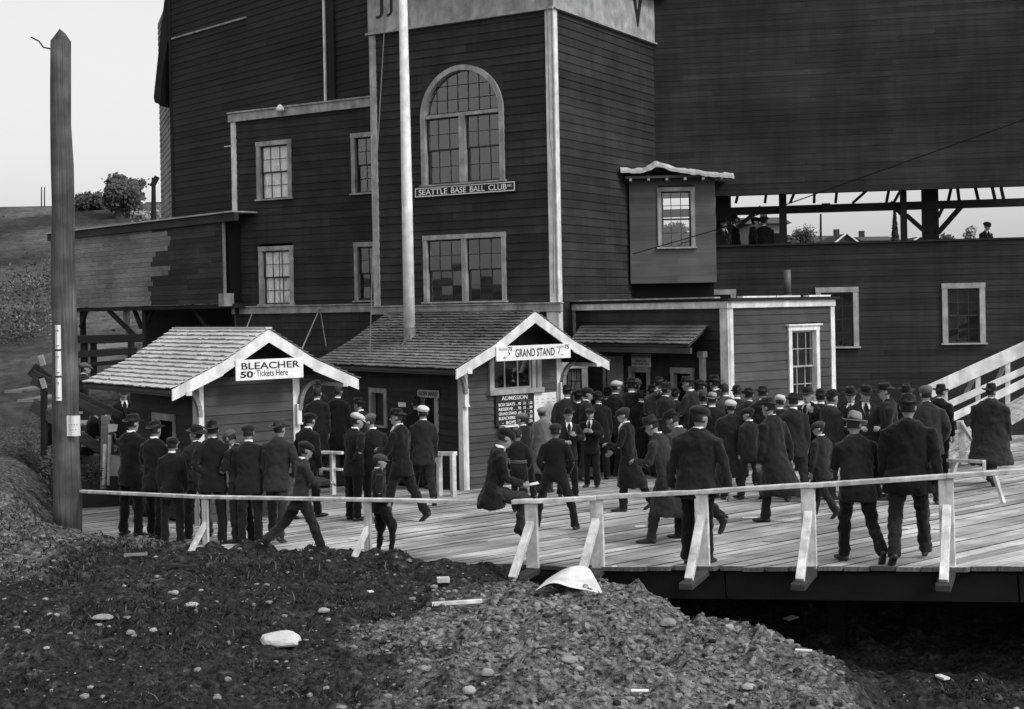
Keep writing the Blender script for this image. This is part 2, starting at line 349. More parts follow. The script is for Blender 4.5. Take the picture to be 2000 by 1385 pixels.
def ground_mat():
    m = bpy.data.materials.new('earth_gravel_and_shade'); m.use_nodes = True; N, L = nt(m); P = N['Principled BSDF']
    P.inputs['Roughness'].default_value = 0.95; P.inputs['Specular IOR Level'].default_value = 0.1
    geo = N.new('ShaderNodeNewGeometry'); at_ = N.new('ShaderNodeAttribute'); at_.attribute_name = 'gravel'
    def noi(s, d=5, r=.6):
        n = N.new('ShaderNodeTexNoise'); n.inputs['Scale'].default_value = s; n.inputs['Detail'].default_value = d; n.inputs['Roughness'].default_value = r
        L.new(geo.outputs['Position'], n.inputs['Vector']); return n.outputs[0]
    def mr(x, a, b, c, d):
        n = N.new('ShaderNodeMapRange'); L.new(x, n.inputs[0])
        for i, k in enumerate((a, b, c, d)): n.inputs[i+1].default_value = k
        return n.outputs[0]
    def mix(f, a, b):
        n = N.new('ShaderNodeMix'); L.new(f, n.inputs[0])
        for i, k in ((2, a), (3, b)):
            if isinstance(k, float): n.inputs[i].default_value = k
            else: L.new(k, n.inputs[i])
        return n.outputs[0]
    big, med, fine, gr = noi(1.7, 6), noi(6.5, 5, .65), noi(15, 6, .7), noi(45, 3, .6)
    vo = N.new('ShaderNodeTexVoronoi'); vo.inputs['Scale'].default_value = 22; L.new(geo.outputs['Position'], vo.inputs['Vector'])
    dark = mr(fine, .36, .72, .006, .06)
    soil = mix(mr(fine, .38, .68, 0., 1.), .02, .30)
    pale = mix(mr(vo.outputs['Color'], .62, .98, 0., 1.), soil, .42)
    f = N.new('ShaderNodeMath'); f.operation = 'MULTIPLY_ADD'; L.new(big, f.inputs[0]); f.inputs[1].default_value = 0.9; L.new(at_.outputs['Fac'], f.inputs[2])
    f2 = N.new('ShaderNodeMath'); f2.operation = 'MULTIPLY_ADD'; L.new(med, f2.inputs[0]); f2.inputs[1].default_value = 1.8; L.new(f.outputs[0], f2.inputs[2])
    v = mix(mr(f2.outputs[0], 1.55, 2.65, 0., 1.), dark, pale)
    cc = N.new('ShaderNodeCombineColor'); [L.new(v, cc.inputs[i]) for i in range(3)]; L.new(cc.outputs[0], P.inputs['Base Color'])
    b = N.new('ShaderNodeBump'); b.inputs['Strength'].default_value = 0.9; b.inputs['Distance'].default_value = 0.03
    sm = N.new('ShaderNodeMath'); sm.operation = 'ADD'; L.new(fine, sm.inputs[0]); L.new(gr, sm.inputs[1]); L.new(sm.outputs[0], b.inputs['Height']); L.new(b.outputs[0], P.inputs['Normal'])
    return m
M['ground'] = ground_mat()
M['hill'] = mat('scrubby_hillside', 0.10, 0.95, 0.05, (2.2, 2.2, 2.2), amt=1.0, rand=0, bump=1.0, dist=0.3, blotch=0.6, bscale=0.16)  # distance haze put into the colour as a lighter tone
gxs = axis([(-16, -8.5, .25), (-8.5, 5, .038), (5, 16.01, .15)]); gys = axis([(4, 10, .15), (10, 18, .038), (18, 22, .07), (22, 30, .25), (30, 46, .6)])
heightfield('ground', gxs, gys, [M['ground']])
hxs = axis([(-260, -40, 8), (-40, 40, 1.6), (40, 260, 8)]); hys = axis([(-120, 4, 6), (4, 46, 2), (46, 110, 1.6), (110, 420, 10)])
heightfield('hill', hxs, hys, [M['hill']], drop=lambda X, Y: (np.abs(X) < 17.5) & (Y > 2.5) & (Y < 47))

# ------------------------------------------------------------------ boardwalk of planks
deck_root = root('boardwalk', (0, 16.6, 0.28), None, None); deck_root['kind'] = 'structure'
PA = radians(39); pu, pv = (cos(PA), sin(PA)), (-sin(PA), cos(PA))
def clip_s(t, E):      # s where the strip edge t crosses the edge line
    x0, y0, nx, ny = E; d = x0*nx + y0*ny
    return (d - (pv[0]*nx + pv[1]*ny) * t) / (pu[0]*nx + pu[1]*ny)
planks = []; tw = 0.235; t = 2.0
while t < 31.5:
    wd = tw * rnd.uniform(0.9, 1.1); ga = rnd.choice((.008, .011, .018)); ta, tb = t + ga, t + wd - ga
    sa, sb = max(clip_s(ta, E1), clip_s(ta, E2), clip_s(ta, E3)), max(clip_s(tb, E1), clip_s(tb, E2), clip_s(tb, E3))
    jag = rnd.uniform(-0.02, 0.07); sa -= jag; sb -= jag
    s_end = min((36.5 - pv[1]*t) / pu[1], (14.5 - pv[0]*t) / pu[0])
    s0a, s0b = sa, sb
    first = rnd.uniform(1.5, 6)
    while s0a < s_end - 0.3:
        s1 = min(s0a + (first if s0a == sa else rnd.uniform(4.5, 6.5)), s_end)
        planks.append((s0a, s0b, s1, s1, ta, tb)); s0a = s0b = s1 + 0.008
    t += wd
def plank_corners(pl):
    a, b, c, d, ta, tb = pl; P2 = []
    for s, t in ((a, ta), (c, ta), (d, tb), (b, tb)):
        P2.append((pu[0]*s + pv[0]*t, pu[1]*s + pv[1]*t))
    return P2
def pdist(pl):
    c = plank_corners(pl); x = (c[0][0]+c[1][0])/2; y = (c[0][1]+c[1][1])/2
    return abs(y) + (0 if abs(x) < 0.42*y else 50)
planks.sort(key=pdist); far_planks = MB()
for i, pl in enumerate(planks):
    c = plank_corners(pl); dz = rnd.uniform(-0.006, 0.005); e = [rnd.uniform(-.004, .004) for _ in range(4)]
    vs = [Vector((x, y, zd(x, y) - 0.05 + dz)) for x, y in c] + [Vector((x, y, zd(x, y) + dz + e[k])) for k, (x, y) in enumerate(c)]
    if i < 298:
        cx = sum((v for v in vs), Vector()) / 8; m = MB(); m.hexa(vs)
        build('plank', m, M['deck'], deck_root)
    else: far_planks.hexa(vs)
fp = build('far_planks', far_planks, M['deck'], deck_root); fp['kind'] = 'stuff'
# beam and posts under the front edge
m = MB(); ed = Vector((0.932, -0.363, 0)); en = Vector((-0.363, -0.932, 0))
p0 = Vector((-0.35, 16.56, 0)); 
def edge_pt(s, out=0.0): 
    q = Vector((0.0, 16.4, 0)) + ed * s + en * out; q.z = zd(q.x, q.y); return q
k = -0.6
while k < 11:
    L_ = 3.1; a, b = edge_pt(k, -0.10), edge_pt(k + L_ - 0.02, -0.10); a.z -= 0.075 + .15; b.z -= 0.075 + .15
    mm = MB(); mm.bar(a, b, 0.09, 0.30); build('beam', mm, M['beam'], deck_root)
    a, b = edge_pt(k, -0.95), edge_pt(k + L_ - 0.02, -0.95); a.z -= .2; b.z -= .2
    mm = MB(); mm.bar(a, b, 0.09, 0.28); build('joist', mm, M['beam'], deck_root)
    for dd in (-1.5, -2.9):
        a = edge_pt(k + 1.0, dd); b = a.copy(); a.z -= 0.38; b.z = -1.0
        mm = MB(); mm.bar(b, a, 0.2, 0.2); build('pile', mm, M['beam'], deck_root)
    k += L_
mm = MB()                                        # added dark board behind the piles keeps the space under the walk dark
a, b = edge_pt(-0.5, -3.4), edge_pt(12, -3.4); a.z -= .55; b.z -= .55; a.z -= .3; b.z -= .3; mm.bar(a, b, 0.05, 1.6); build('shade_board', mm, M['beam'], deck_root)

# ------------------------------------------------------------------ walls and windows
def subtract(a, b, holes):
    segs = [(a, b)]
    for h0, h1 in holes:
        out = []
        for s0, s1 in segs:
            if h1 <= s0 or h0 >= s1: out.append((s0, s1)); continue
            if h0 > s0 + .02: out.append((s0, h0))
            if h1 < s1 - .02: out.append((h1, s1))
        segs = out
    return segs
def clap(parent, fr, u0, u1, z0, z1, ex, mt, holes=(), lmin=2.2, lmax=4.8, name='clapboard', base=None, dn=0.03, n=0.0, slope=0.0, top=None, seed=1):
    """rows of boards; holes: (ua, ub, za, zb); top(u) gives a sloping upper limit"""
    r = random.Random(seed); z = z0; base = base or U_CLAP; cnt = 0
    while z < z1 - 0.03:
        h = min(ex, z1 - z)
        hs = [(a, b) for a, b, c, d in holes if c < z + h * 0.55 and d > z + h * 0.45]
        for s0, s1 in subtract(u0, u1, hs):
            c0 = s0
            while c0 < s1 - 0.02:
                c1 = c0 + r.uniform(lmin, lmax)
                if s1 - c1 < lmin * 0.6: c1 = s1
                mid = (c0 + c1) / 2
                if top is None or z + h * .7 < top(mid):
                    piece(name, base, mt, parent, fr, mid, n + dn / 2 + r.uniform(-.0015, .0015), z + h/2 + .008, c1 - c0 - .005, dn, h + .016, roll=r.uniform(-.0022, .0022)); cnt += 1
                c0 = c1
        z += ex
    return cnt
def curtain(parent, fr, u0, u1, z0, z1, n, gap=0.0):
    m = MB(); k = 22; vs = []; fs = []
    for side, (a, b) in enumerate(((u0, (u0+u1)/2 - gap), ((u0+u1)/2 + gap, u1))):
        for i in range(k + 1):
            u = a + (b - a) * i / k; nn = n + 0.018 * sin(i * 1.9 + side)
            vs += [fr.p(u, nn, z0), fr.p(u, nn, z1)]
        o = side * 2 * (k + 1); fs += [(o+2*i, o+2*i+2, o+2*i+3, o+2*i+1) for i in range(k)]
    m.add(vs, fs); build('curtain', m, M['curtain'], parent, smooth=True)
def sash(parent, win, fr, u0, u1, z0, z1, cols, rows, n=-0.05, mt=None, arch=None, bar=0.016, single=True, glass=True):
    mt = mt or M['sash']; s = MB(); fw = 0.035
    def top(u): return z1 if arch is None else arch(u)
    if arch is None:
        s.box(fr, u0, u1, n, n+.03, z0, z0+fw); s.box(fr, u0, u1, n, n+.03, z1-fw, z1)
        s.box(fr, u0, u0+fw, n, n+.03, z0+fw, z1-fw); s.box(fr, u1-fw, u1, n, n+.03, z0+fw, z1-fw)
    else: s.box(fr, u0, u1, n, n+.03, z0, z0+fw)
    du, dz = (u1-u0)/cols, (z1-z0)/rows
    for i in range(1, cols): 
        u = u0+du*i; s.box(fr, u-bar/2, u+bar/2, n+.004, n+.024, z0+fw, top(u) - (fw if arch is None else 0))
    for j in range(1, rows):
        z = z0+dz*j; a, b = u0, u1
        if arch is not None:
            w2 = arch(None, z); a, b = (u0+u1)/2 - w2, (u0+u1)/2 + w2
        s.box(fr, a, b, n+.006, n+.022, z-bar/2, z+bar/2)
    build('sash', s, mt, win)
    if not glass: return
    for i in range(cols):
        for j in range(rows):
            a, b, c, d = u0+du*i, u0+du*(i+1), z0+dz*j, z0+dz*(j+1)
            if arch is None:
                piece('pane', U_BOX, M['glass'], win, fr, (a+b)/2, n+.012, (c+d)/2, b-a-.004, .003, d-c-.004, tilt=rnd.gauss(0, .006), roll=0)
            else:
                poly = [fr.p(a, n+.012, c), fr.p(b, n+.012, c)]
                tb_, ta_ = min(d, top(b-.001)), min(d, top(a+.001))
                if max(ta_, tb_, top((a+b)/2)) <= c + .01: continue
                if tb_ > c: poly.append(fr.p(b, n+.012, tb_))
                um = (a+b)/2; tm = min(d, top(um))
                for q in (.75, .5, .25):
                    uu = a+(b-a)*q; tq = min(d, top(uu))
                    if tq > c: poly.append(fr.p(uu, n+.012, tq))
                if ta_ > c: poly.append(fr.p(a, n+.012, ta_))
                if len(poly) > 2:
                    m = MB(); m.prism(poly, -Vector((fr.n[0], fr.n[1], 0)) * .003); build('pane', m, M['glass'], win)
def window(parent, fr, u0, u1, z0, z1, cols=3, rows=4, trim=0.12, mt=None, mull=None, sill=0.04, lace=False, n0=0.03, cap=False, rail=True, label=None, depth=.14, sashm=None, glass=True):
    """u0..z1 is the outer edge of the casing; rows counts both sashes together"""
    mt = mt or M['trim']; m = MB(); a, b, c, d = u0+trim, u1-trim, z0+sill, z1-trim
    m.box(fr, u0, a, -.02, n0+.03, c, d); m.box(fr, b, u1, -.02, n0+.03, c, d)
    m.box(fr, u0-.01, u1+.01, -.02, n0+.036, d, z1); m.box(fr, u0-.04, u1+.04, -.02, n0+.075, z0, c)
    if cap: m.box(fr, u0-.05, u1+.05, -.02, n0+.08, z1, z1+.035)
    for q0, q1, r0, r1 in ((a-.012, a, c, d), (b, b+.012, c, d), (a, b, d, d+.012), (a, b, c-.012, c)):
        m.box(fr, q0, q1, -depth, -.021, r0, r1)
    bays = [(a, b)]
    if mull:
        bays = []; w = mull; mid = (a+b)/2
        m.box(fr, mid-w/2, mid+w/2, -depth, n0+.02, c, d); bays = [(a, mid-w/2), (mid+w/2, b)]
    win = build('window', m, mt, parent, label=label); bevel(win, .004)
    for q0, q1 in bays:
        zm = (c+d)/2
        if rail:
            sash(parent, win, fr, q0, q1, zm-.012, d, cols, rows//2, n=-.045, mt=sashm, glass=glass)
            sash(parent, win, fr, q0, q1, c, zm+.018, cols, rows - rows//2, n=-.08, mt=sashm, glass=glass)
        else: sash(parent, win, fr, q0, q1, c, d, cols, rows, n=-.05, mt=sashm, glass=glass)
        if lace: curtain(win, fr, q0+.01, q1-.01, c, d, -.105, gap=.03 if lace == 2 else -.002)
    return win
def hole(u0, u1, z0, z1, e=0.03): return (u0+e, u1-e, z0+.01, z1-e)
def wpx(fr, l, r, t, b):   # casing edges from photo pixels: (left px, right px, (px,py) top, (px,py) bottom)
    u0 = fr.hit(l, (t[1]+b[1])/2)[0]; u1 = fr.hit(r, (t[1]+b[1])/2)[0]
    return u0, u1, fr.hit(*b)[1], fr.hit(*t)[1]

# --- club house tower
TL, TR = Fr(1.03, 31, -31), Fr(1.03, 31, 59)
tower = root('club_house_tower', (1.03, 31, 0), 'tall dark clapboarded square club house tower with white corner boards and arched window', 'building')
TW, TD, TZ = 5.05, 5.28, 13.2
m = MB(); m.box(TL, -TW+.25, -.25, -TD, -.25, -.8, TZ-.3)
build('wall', m, M['core'], tower)
band0 = TL.hit(725, 66)[1]
aw = wpx(TL, 824, 986, (905, 127), (905, 357)); dw = wpx(TL, 829, 990, (910, 457), (910, 592))
zb = TL.hit(900, 604)[1]
clap(tower, TL, -TW+.02, -.02, -.4, band0, .195, M['siding'], holes=[hole(*aw), hole(*dw)], seed=3)
clap(tower, TR, .02, TD+.4, -.4, band0, .195, M['siding'], seed=4)
window(tower, TL, *dw, cols=3, rows=4, trim=.11, mull=.13)
# arched window
u0, u1, z0, z1 = aw; uc, R = (u0+u1)/2, (u1-u0)/2; zs = z1 - R
m = MB(); tr_ = .12; 
def arc_pts(r, k=24, a0=0, a1=pi): return [(uc + r*cos(a0+(a1-a0)*i/k), zs + r*sin(a0+(a1-a0)*i/k)) for i in range(k+1)]
oa, ia = arc_pts(R), arc_pts(R-tr_)
for i in range(24):
    q = [oa[i], oa[i+1], ia[i+1], ia[i]]
    m.hexa([TL.p(u, -.02, z) for u, z in q] + [TL.p(u, .075, z) for u, z in q])
m.box(TL, u0, u0+tr_, -.02, .075, z0, zs); m.box(TL, u1-tr_, u1, -.02, .075, z0, zs)
m.box(TL, u0+tr_, u1-tr_, -.10, .055, zs-.03, zs+.05); m.box(TL, uc-.08, uc+.08, -.10, .055, z0+.02, zs-.03); m.box(TL, u0-.04, u1+.04, -.02, .1, z0-.04, z0)
for i in range(24):
    q = [ia[i], ia[i+1]]; m.add([TL.p(q[0][0], -.021, q[0][1]), TL.p(q[1][0], -.021, q[1][1]), TL.p(q[1][0], -.14, q[1][1]), TL.p(q[0][0], -.14, q[0][1])], [(0,1,2,3)])
for uu in (u0+tr_-.006, u1-tr_+.006): m.box(TL, uu-.006, uu+.006, -.14, -.021, z0, zs)
aw_o = build('window', m, M['trim'], tower, fixn=False, label='large arched window with small panes above paired sashes')
Ri = R - tr_
def archf(u, z=None):
    if u is None: return math.sqrt(max(0, Ri*Ri - (z-zs)**2))
    return zs + math.sqrt(max(0, Ri*Ri - (u-uc)**2))
sash(tower, aw_o, TL, uc-Ri, uc+Ri, zs+.05, zs+Ri, 7, 3, n=-.06, arch=archf, bar=.018)
for a, b in ((u0+tr_, uc-.08), (uc+.08, u1-tr_)):
    zm = (z0+zs)/2
    sash(tower, aw_o, TL, a, b, zm, zs-.03, 3, 2, n=-.06); sash(tower, aw_o, TL, a, b, z0+.01, zm+.03, 3, 2, n=-.09)
# core is pulled back, siding corners fill: the arched siding cut
arc_fill = MB()
# spandrels between the arch and the square opening in the siding
for sgn in (-1, 1):
    for i in range(12):
        a0, a1 = pi/2*i/12, pi/2*(i+1)/12
        p0_, p1_ = (uc+sgn*(R-.02)*cos(a0), zs+(R-.02)*sin(a0)), (uc+sgn*(R-.02)*cos(a1), zs+(R-.02)*sin(a1))
        ue = uc+sgn*R
        arc_fill.add([TL.p(p0_[0], .012, p0_[1]), TL.p(ue, .012, p0_[1]), TL.p(ue, .012, p1_[1]), TL.p(p1_[0], .012, p1_[1])], [(0,1,2,3)])
spo = build('spandrel_board', arc_fill, M['siding'], tower)
# corner boards, belt course, white band at the top
m = MB(); m.box(TL, -.17, .03, -.02, .055, zb+.1, band0); m.box(TR, -.055, .12, -.02, .055, zb+.1, band0)
build('corner_board', m, M['white'], tower)
m = MB(); m.box(TL, -TW-.03, -TW+.15, -.3, .055, zb+.1, band0); build('corner_board', m, M['trim'], tower)
m = MB(); m.box(TL, -.26, .03, -.02, .055, -.6, zb-.1); m.box(TR, -.055, .12, -.02, .055, -.6, zb-.1); build('corner_board', m, M['white'], tower)
m = MB(); m.box(TL, -TW-.1, .12, -.02, .09, zb-.09, zb+.09); m.box(TL, -TW-.1, .14, -.02, .13, zb+.09, zb+.12)
build('belt_board', m, M['trim'], tower)
m = MB(); m.box(TL, -TW-.05, .02, -.1, .06, band0, band0+1.15); m.box(TL, -TW-.1, .06, -.1, .12, band0-.05, band0)
build('fascia_board', m, M['trim'], tower)
m = MB(); m.box(TR, -.06, TD+.3, -.1, .06, band0, band0+1.15); m.box(TR, -.06, TD+.3, -.1, .12, band0-.04, band0-.002)
build('fascia_board', m, M['trim'], tower)
m = MB(); m.box(TL, -TW-.4, .4, -TD-.3, .4, band0+1.15, band0+1.4); build('roof', m, M['timber_dark'], tower)

def letters(parent, fr, text, u0, u1, z0, z1, n, mt, name='lettering', rise=0.0, bold=0.0, ext=.002):
    c = bpy.data.curves.new('t', 'FONT'); c.body = text; c.extrude = .01; c.offset = bold; c.resolution_u = 4
    o = bpy.data.objects.new('t', c); me = bpy.data.meshes.new_from_object(o)
    bpy.data.objects.remove(o); bpy.data.curves.remove(c)
    co = np.array([v.co[:] for v in me.vertices]); lo, hi = co.min(0), co.max(0)
    off = WL[parent]
    for v, p in zip(me.vertices, co):
        a = (p[0]-lo[0])/max(hi[0]-lo[0], 1e-6); b = (p[1]-lo[1])/max(hi[1]-lo[1], 1e-6)
        j1 = noise.noise(Vector((a*9, b*2.5, len(text)*1.7)))*.03*(z1-z0); j2 = noise.noise(Vector((a*7+50, b*3, len(text))))*.035
        b = b + j2; u0_ = u0; 
        v.co = fr.p(u0+(u1-u0)*a+j1, n + (ext if p[2] > 0 else -ext), z0+(z1-z0)*b + rise*(u0+(u1-u0)*a)) - off
    me.materials.append(mt); me.name = name; me.update()
    ob = bpy.data.objects.new(name, me); col.objects.link(ob); ob.parent = parent; WL[ob] = off; return ob
# lettering of which only the feet show at the top edge
la, lb = TL.hit(737, 34)[0], TL.hit(752, 34)[0]; zt_ = TL.hit(742, 38)[1]
letters(tower, TL, 'J', la, lb, zt_, zt_+.7, .063, M['ink']); 
la, lb = TL.hit(758, 34)[0], TL.hit(770, 34)[0]; letters(tower, TL, 'J', la, lb, zt_+.02, zt_+.7, .063, M['ink'])
la, lb = TR.hit(1232, 45)[0], TR.hit(1250, 45)[0]; zt_ = TR.hit(1240, 52)[1]
letters(tower, TR, 'V', la, lb, zt_, zt_+.7, .063, M['ink'], bold=.08)

# --- left wing with the curtained windows
wo = TL.p(-TW+.4, -1.0, 0); WG = Fr(wo.x, wo.y, -31)
wl = WG.hit(460, 430)[0]; wz = WG.hit(590, 215)[1]; wzb = WG.hit(560, 606)[1]
wing = root('office_wing', (wo.x, wo.y, 0), 'lower dark clapboarded wing with lace curtained windows left of the tower', 'building')
m = MB(); m.box(WG, wl+.15, .3, -3.5, -.22, -.6, wz-.1); build('wall', m, M['core'], wing)
W1 = wpx(WG, 503, 571, (538, 275), (538, 391)); W2 = wpx(WG, 688, 760, (712, 259), (712, 380))
W3 = wpx(WG, 508, 575, (540, 481), (540, 597)); W4 = wpx(WG, 694, 766, (712, 473), (712, 590))
clap(wing, WG, wl+.02, .3, -.5, wz-.1, .19, M['siding'], holes=[hole(*x) for x in (W1, W2, W3, W4)], seed=5)
window(wing, WG, *W1, lace=1, trim=.12, label='upper left window with plain lace curtains'); window(wing, WG, *W2, trim=.12)
window(wing, WG, *W3, lace=2, trim=.12, label='lower left window with patterned lace curtains'); window(wing, WG, *W4, trim=.12)
m = MB(); m.box(WG, wl-.06, wl+.1, -.1, .055, wzb+.12, wz-.1); build('corner_board', m, M['white'], wing)
m = MB(); m.box(WG, wl-.04, wl+.12, -.1, .055, -.5, wzb-.1); build('corner_board', m, M['trim'], wing)
m = MB(); m.box(WG, wl-.12, .3, -.1, .1, wz-.12, wz+.1); m.box(WG, wl-.12, .3, -3.5, .14, wz+.1, wz+.14); build('cornice_board', m, M['trim'], wing)
m = MB(); m.box(WG, wl-.12, .3, -.1, .085, wzb-.08, wzb+.1); m.box(WG, wl-.12, .3, -.1, .13, wzb+.1, wzb+.13); build('belt_board', m, M['trim'], wing)
lp = WG.hit(548, 211, .2)
m = MB(); q = WG.p(lp[0], .22, lp[1]); m.tube([q+Vector((0,0,-.09)), q+Vector((0,0,-.04)), q+Vector((0,0,.05)), q+Vector((0,0,.09))], [.10, .12, .07, .02], 10)
build('wall_lamp', m, M['sign_white'], wing, smooth=True)

# --- tall back wall of the stand, left
BK = Fr(-8.0, 40, -47)
stand_l = root('left_stand', (-8, 40, 0), 'tall dark boarded rear wall of the covered stand on the left', 'building')
bl = BK.hit(337, 250)[0]; bz0 = BK.hit(400, 470)[1]
m = MB(); m.box(BK, bl+.2, 7.5, -3, -.12, 4.6, 15); build('wall', m, M['core'], stand_l)
clap(stand_l, BK, bl+.02, 7.2, bz0-1.0, 13.2, .19, M['siding_far'], lmin=2.5, lmax=4.6, seed=6)
RT = Fr(BK.p(bl, 0, 0).x, BK.p(bl, 0, 0).y, -118)
RT = BK.off(bl, 0, -24)
rl = RT.hit(314, 300)[0]
clap(stand_l, RT, rl, -.02, 5.2, 13.2, .19, M['boards_grey'], lmin=.8, lmax=2.2, seed=8)
m = MB(); m.box(BK, bl-.06, bl+.06, -.05, .05, bz0-.5, 13.5); build('corner_board', m, M['timber_dark'], stand_l)
m = MB()
pp = [at(x, y, 42.6) for x, y in ((300, 190), (302, 200), (309, 203), (313, 207), (316, 150), (334, 40), (340, -25), (324, -25), (316, 40))]
m.prism(pp, Vector((.5, 1.6, 0))); build('roof_eave', m, M['timber_dark'], stand_l, fixn=True)
m = MB(); a, b = BK.hit(636, 30)[0], BK.hit(640, 192)[1]
m.box(BK, a-.03, a+.03, .03, .08, b-.5, 13); build('conduit', m, M['white'], stand_l)
a = BK.hit(652, 100)[0]; m = MB(); m.box(BK, a-.12, a+.12, .03, .09, b-.6, 13); build('batten', m, M['timber_dark'], stand_l)
m = MB(); a, b = BK.hit(335, 76, .05), BK.hit(480, 34, .05); m.bar(BK.p(a[0], .05, a[1]), BK.p(b[0], .05, b[1]), .04, .05); build('batten', m, M['trim'], stand_l)
m = MB(); q = WG.p(wl, .0, WG.hit(452, 285)[1]); m.bar(q, q + Vector((-.26, -.05, -.03)), .03); build('bracket', m, M['trim'], stand_l)

# --- raised passage on posts, left
PS = Fr(-7.35, 36.6, -47)
passage = root('raised_passage', (-7.35, 36.6, 0), 'elevated boarded passage on braced posts with patchy grey boards', 'building')
pl_, pr_ = PS.hit(100, 500)[0], PS.hit(440, 500)[0]
pzt, pzb = PS.hit(300, 445)[1], PS.hit(300, 597)[1]
pe_ = PS.hit(459, 430, .1)[0]
m = MB(); m.box(PS, pl_, pr_+.1, -2.2, -.05, pzb+.05, pzt-.1); build('wall', m, M['core'], passage)
r = random.Random(9); z = pzb; j = 0
while z < pzt - .03:
    edge_u = PS.hit([296, 294, 296, 290, 300, 296, 330, 334, 296, 300, 306, 330, 334, 336, 330, 300, 300][j % 17], 520)[0]
    c0 = pl_
    while c0 < edge_u - .1:
        c1 = min(c0 + r.uniform(.8, 2.6), edge_u); 
        piece('board', U_BOX, M['boards_grey'], passage, PS, (c0+c1)/2, .015+r.uniform(-.003, .003), z+.07, c1-c0-.006, .03, .134); c0 = c1
    c0 = edge_u
    while c0 < pr_ - .1:
        c1 = min(c0 + r.uniform(1.5, 3), pr_)
        piece('board', U_BOX, M['boards_dark'], passage, PS, (c0+c1)/2, .015+r.uniform(-.003, .003), z+.07, c1-c0-.006, .03, .134); c0 = c1
    z += .14; j += 1
m = MB(); m.box(PS, pr_-.04, pr_+.03, 0, .06, pzb, pzt); build('corner_board', m, M['boards_grey'], passage)
m = MB(); m.box(PS, pl_, pe_, -.02, .12, pzt-.06, pzt+.16); build('fascia_board', m, M['boards_dark'], passage)
m = MB(); m.box(PS, pl_, pe_, -2.4, .2, pzt+.16, pzt+.2); build('roof', m, M['roof_pale'], passage)
m = MB(); m.box(PS, pr_+.03, PS.hit(459, 520, -.25)[0], -2, -.25, 1.0, pzt); build('recess_wall', m, M['timber_dark'], passage)
q0 = PS.hit(443, 590)[0]; m = MB(); zz = PS.hit(452, 598)[1]; m.box(PS, q0, q0+.28, -.05, .25, zz, zz+.34); build('junction_box', m, M['trim'], passage)
def ppost(px, w=.16, n=-.2, top=None, bot=-.4, mt=None):
    u = PS.hit(px, 640, n)[0]; m = MB(); m.box(PS, u-w/2, u+w/2, n-w, n, bot, top or pzb); build('post', m, mt or M['timber_dark'], passage); return u
ppost(158, .14); ppost(281, .2); ppost(240, .1, -2.0, mt=M['trim']) if False else None
u = PS.hit(246, 640, -1.9)[0]; m = MB(); m.box(PS, u-.08, u+.08, -2.0, -1.85, PS.hit(246, 655, -1.9)[1], pzb+.1); build('post', m, M['white'], passage)
for (xa, ya), (xb, yb), n in (((170, 602), (158, 640), -.1), ((213, 607), (272, 665), -.1), ((262, 604), (276, 640), -.3), ((298, 604), (284, 640), -.3), ((375, 598), (406, 640), -.3)):
    a, b = PS.hit(xa, ya, n), PS.hit(xb, yb, n); m = MB(); m.bar(PS.p(a[0], n, a[1]), PS.p(b[0], n, b[1]), .09, .12); build('brace', m, M['timber_dark'], passage)
m = MB(); m.box(PS, pl_, PS.hit(455, 600, 0)[0], -2.2, .0, pzb-.12, pzb-.01); build('floor_beam', m, M['timber_dark'], passage)
m = MB(); ub = PS.hit(292, 640, -2.9)[0]; m.box(PS, ub, PS.hit(470, 600, -2.9)[0]+.5, -3.2, -2.9, -.6, pzb-.1); build('back_board', m, M['timber_dark'], passage)

# --- grandstand wall, right
GR = Fr(3.75, 35.5, -11)
stand_r = root('grandstand', (3.75, 35.5, 0), 'long dark boarded grandstand wall with an open gallery strip on the right', 'building')
gl, gr_ = -3.4, GR.hit(2060, 400)[0]
gz0, gz1 = GR.hit(1700, 474)[1], GR.hit(1700, 373)[1]
V1 = wpx(GR, 1594, 1677, (1640, 561), (1660, 680)); V2 = wpx(GR, 1840, 1924, (1882, 553), (1884, 673)); V0 = wpx(GR, 1358, 1438, (1398, 566), (1398, 686))
clap(stand_r, GR, gl, gr_, -.4, gz0, .142, M['siding_stand'], holes=[hole(*V1), hole(*V2)], lmin=2.5, lmax=5, seed=11, dn=.014)
clap(stand_r, GR, gl, gr_, gz1, 12.4, .142, M['siding_stand'], lmin=3.0, lmax=5.5, seed=12, dn=.009)
m = MB(); m.box(GR, gl, gr_, -.4, -.22, -.5, gz0-.02); build('wall', m, M['core'], stand_r)
m = MB(); m.box(GR, gl, gr_, -.4, -.02, gz1+.01, 13); build('wall', m, M['core'], stand_r)
m = MB(); m.box(GR, gl, gr_, -.45, .06, gz0-.01, gz0+.035); build('parapet_cap', m, M['siding_stand'], stand_r)
m = MB(); m.box(GR, gl, gr_, -3.2, -.41, gz0-1.12, gz0-1.0); build('gallery_floor', m, M['timber_dark'], stand_r)
for V in (V1, V2, V0): window(stand_r, GR, *V, cols=3, rows=4, trim=.13, lace=False)
def gm(pts_a, pts_b, n, w, h, name='brace'):  # gallery timbers: backlit silhouette darkness is put into the dark material
    a, b = GR.hit(*pts_a, n), GR.hit(*pts_b, n); m = MB(); m.bar(GR.p(a[0], n, a[1]), GR.p(b[0], n, b[1]), w, h, up=(GR.n[0], GR.n[1], 0)); build(name, m, M['timber_dark'], stand_r)
bm = GR.hit(1700, 402, -1.0)[1]
m = MB(); m.box(GR, gl, gr_, -1.15, -.95, bm-.13, bm+.07); build('gallery_beam', m, M['timber_dark'], stand_r)
